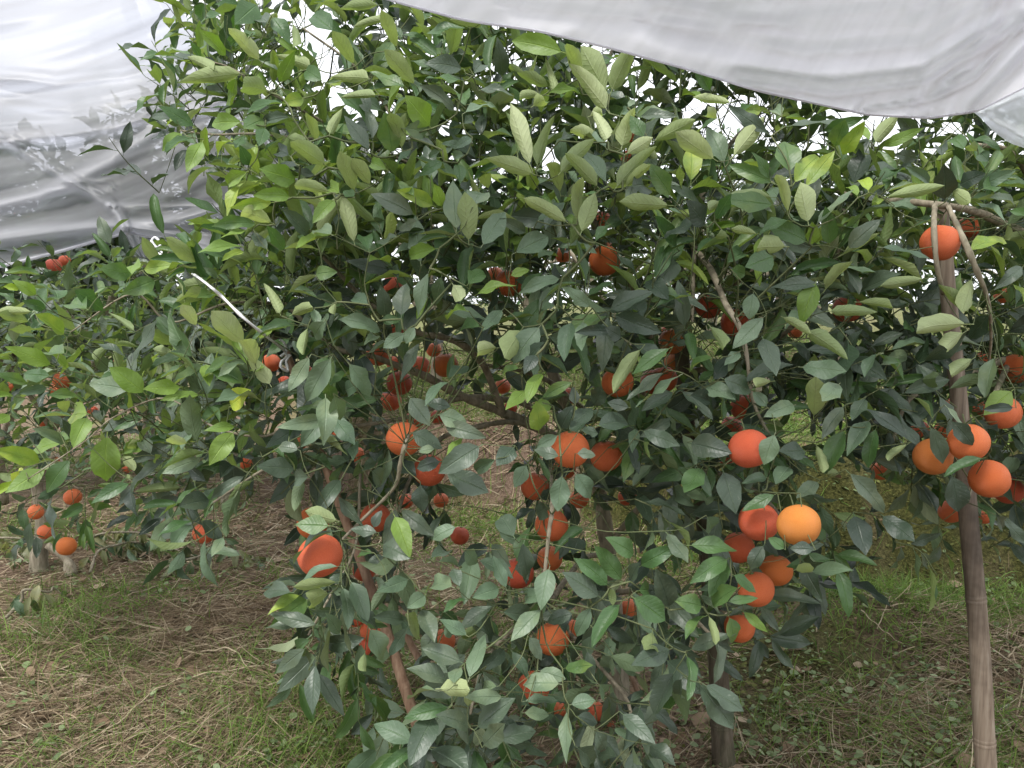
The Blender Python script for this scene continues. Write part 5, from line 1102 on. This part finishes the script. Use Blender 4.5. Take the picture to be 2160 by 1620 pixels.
fo, hemL = film('plastic_film', 'translucent folded film draped over the left row, tied with white cord', 'plastic film', botL, topL, 330, 260, fl, M_filmL, .10, GF,
                lambda px, py: 0.30 * sstep(380, 180, py))
b = Buf(); tube(b, hemL[::3], np.full(len(hemL[::3]), .006), 6, cap=False); h = b.build('hem', M_filmR, fo)
# the gathered corner of film that the cord is tied to
g0 = np.array([[262, 492, 2.85], [296, 494, 2.83], [330, 512, 2.80]]); g1 = np.array([[292, 548, 2.86], [318, 566, 2.84], [356, 560, 2.80]])
nu, nv = 30, 24; u = np.linspace(0, 1, nu); A = np.stack([np.interp(u, [0, .5, 1], g0[:, k]) for k in range(3)], 1); B = np.stack([np.interp(u, [0, .5, 1], g1[:, k]) for k in range(3)], 1)
vv = np.linspace(0, 1, nv)[:, None, None]; Q = A[None] * (1 - vv) + B[None] * vv
dep = Q[..., 2] + 0.02 * np.sin(u * 26)[None] * (0.3 + vv[..., 0]); V = P(Q[..., 0], Q[..., 1], dep).reshape(-1, 3)
i, j = np.meshgrid(np.arange(nv - 1), np.arange(nu - 1), indexing='ij'); q = i * nu + j
o = bpy.data.objects.new('gathered_corner', mesh_np('gathered_corner', V, np.stack([q, q + 1, q + nu + 1, q + nu], -1).reshape(-1, 4), [M_filmL], attrs={'dens': (0.25 + 0.3 * np.abs(np.sin(u * 13))[None] * np.ones((nv, 1))).ravel()}, uvs=np.zeros((nu * nv, 2))))
link(o, fo)
botR = [(560, -110, 1.50), (700, -55, 1.48), (820, 0, 1.46), (980, 43, 1.44), (1140, 66, 1.43), (1300, 105, 1.42), (1440, 143, 1.42), (1600, 192, 1.42), (1740, 222, 1.42), (1830, 242, 1.42), (1960, 249, 1.43), (2060, 235, 1.43), (2160, 185, 1.44), (2300, 100, 1.46), (2500, 0, 1.5)]
topR = [(x * 1.0 + (x - 1300) * 0.9, -1250 - 60 * math.sin(k), .80) for k, (x, y, z) in enumerate(botR)]
fr = [([(2060, 235), (2160, 130), (2300, -20)], .05, 26, .1), ([(1960, 249), (2100, 90), (2160, -60)], .03, 22, .1), ([(1560, 180), (1760, 205), (1950, 180), (2150, 60)], .035, 16, .1), ([(1400, 60), (1700, 120), (1950, 100), (2200, -60)], .03, 30, 0),
      ([(1100, 20), (1500, 60), (1900, 20)], .02, 25, 0), ([(1830, 235), (1960, 215), (2060, 170), (2160, 60)], .03, 12, .1)]
fo2, hemR = film('plastic_film', 'milky white film edge sagging across the top right corner in front', 'plastic film', botR, topR, 300, 200, fr, M_filmR, .009, GF)
b = Buf(); tube(b, hemR[::2], np.full(len(hemR[::2]), .0022), 6, cap=False); b.build('hem', M_filmR, fo2)
film('plastic_film', 'thin bluish film corner hanging behind the milky one at the right edge', 'plastic film',
     [(2040, 225, 1.60), (2070, 250, 1.60), (2096, 278, 1.60), (2130, 302, 1.60), (2160, 312, 1.60), (2260, 345, 1.60), (2420, 420, 1.62)],
     [(2080, 60, 1.58), (2110, 20, 1.58), (2140, 0, 1.58), (2180, 0, 1.58), (2220, 0, 1.58), (2320, 0, 1.58), (2470, 0, 1.6)], 80, 60,
     [([(2060, 240), (2160, 200), (2260, 150)], .03, 14, .2), ([(2070, 240), (2160, 290), (2260, 330)], .02, 9, .3)], M_filmC, .008, GF)

# ------------------------------------------------------------------ cut branches with wilting leaves on the ground
def cut_branch(label, x0, y0, x1, y1, nl, seed):
    r = np.random.default_rng(seed); a = G(x0, y0); c = G(x1, y1); root = empty('cut_branch', a); tag(root, label, 'cut branch', 'cut leafy branches lying on the ground')
    pts = [a * (1 - t) + c * t + np.array([0, 0, .02 + .10 * math.sin(math.pi * t)]) + r.normal(0, .02, 3) * (0 < t < 1) for t in np.linspace(0, 1, 6)]
    for p in pts: p[2] = max(p[2], H(p[0], p[1]) + .015)
    q, rr = catmull(pts, np.linspace(.009, .003, 6), 6); b = Buf(); tube(b, q, rr, 7); b.build('stem', M_bark, root)
    for k in range(nl):
        t = 0.12 + 0.88 * r.random(); i = int(t * (len(q) - 1)); p = q[i] + r.normal(0, .035, 3) * [1, 1, .5]; p[2] = max(p[2], float(H(p[0], p[1])) + .03)
        if k % 3 == 0: b = Buf(); tube(b, [q[i], (q[i] + p) / 2, p], [.002, .0017, .0013], 4, cap=False); b.build('sprig', M_twig, root)
        d = unit(np.array([r.normal(0, .6), r.normal(0, .5), -0.55 - .5 * r.random()])); n = unit(r.normal(0, .4, 3) + [0, -.6, .5]); n = unit(n - (n @ d) * d)
        L = .085 + .035 * r.random(); p = p - d * .0
        low = p[2] + d[2] * L - float(H(p[0], p[1]))
        if low < 0.01: d = unit(np.array([d[0], d[1], -max(0.0, (p[2] - float(H(p[0], p[1])) - .01)) / L])); n = unit(n - (n @ d) * d)
        leaf_object(root, p, d, n, np.cross(d, n), L, .8 + .3 * r.random(), int(r.choice([2, 4, 5, 7, 11])), 'w' if r.random() < .6 else 'u')
cut_branch('long cut branch with drooping grey green leaves right of the left trunk', 170, 1152, 420, 1185, 60, 1)
cut_branch('short cut branch with wilted leaves just below the longest one', 190, 1215, 330, 1165, 34, 2)
cut_branch('cut leafy branch at the left edge of the photo beside the trunk', -20, 1150, 60, 1195, 34, 3)
cut_branch('cut branch with curled leaves nearest the straw mound', 330, 1215, 560, 1190, 34, 4)
cut_branch('single sparse cut sprig near the left edge in front', 10, 1315, 140, 1270, 12, 5)

# ------------------------------------------------------------------ loose dry stalks
def stalk(label, pts, r0):
    p = [G(x, y) + np.array([0, 0, h + r0 / 1000]) for x, y, h in pts]; root = None
    q, rr = catmull(p, np.linspace(r0, r0 * .5, len(p)) / 1400, 8); q[:, 2] += 0.004 * np.sin(np.arange(len(q)) * 1.3)
    b = Buf(); tube(b, q, rr, 7, a=0.8); o = b.build('dry_stalk', M_straw); tag(o, label, 'dry stalk', 'dry stalks on the ground')
stalk('longest pale dry stalk slanting across the straw at lower left', [(110, 1625, .02), (250, 1545, .03), (330, 1480, .04), (420, 1448, .04), (560, 1422, .03)], 6)
stalk('pale dry stalk lying below and left of the longest one', [(60, 1560, .02), (180, 1530, .03), (290, 1515, .02)], 4)
stalk('thin pale stalk pointing up towards the straw mound', [(270, 1265, .02), (350, 1245, .03), (430, 1228, .03)], 4)
stalk('dark dry twig arching below the straw mound', [(425, 1388, .02), (490, 1402, .06), (525, 1425, .02)], 5)
stalk('pale stalk lying low at the bottom left under the longest', [(200, 1600, .02), (330, 1560, .03), (450, 1545, .02), (520, 1530, .02)], 4)
stalk('curved brown twig bent over the bare soil at right', [(1722, 1340, .01), (1724, 1300, .08), (1748, 1278, .13)], 4)
stalk('straight thin stick crossing the soil lump at right', [(1850, 1338, .02), (1866, 1310, .05), (1876, 1298, .08)], 3.5)
stalk('long thin stick slanting down right from the soil lump', [(1815, 1312, .05), (1858, 1342, .03), (1905, 1372, .02)], 3.5)
stalk('pale straight stick beside the foot of the bamboo pole', [(1970, 1490, .02), (2010, 1480, .03), (2046, 1474, .03)], 5)
stalk('whitish bent twig in the straw at the right edge', [(2125, 1410, .04), (2145, 1396, .06), (2175, 1392, .05)], 4.5)
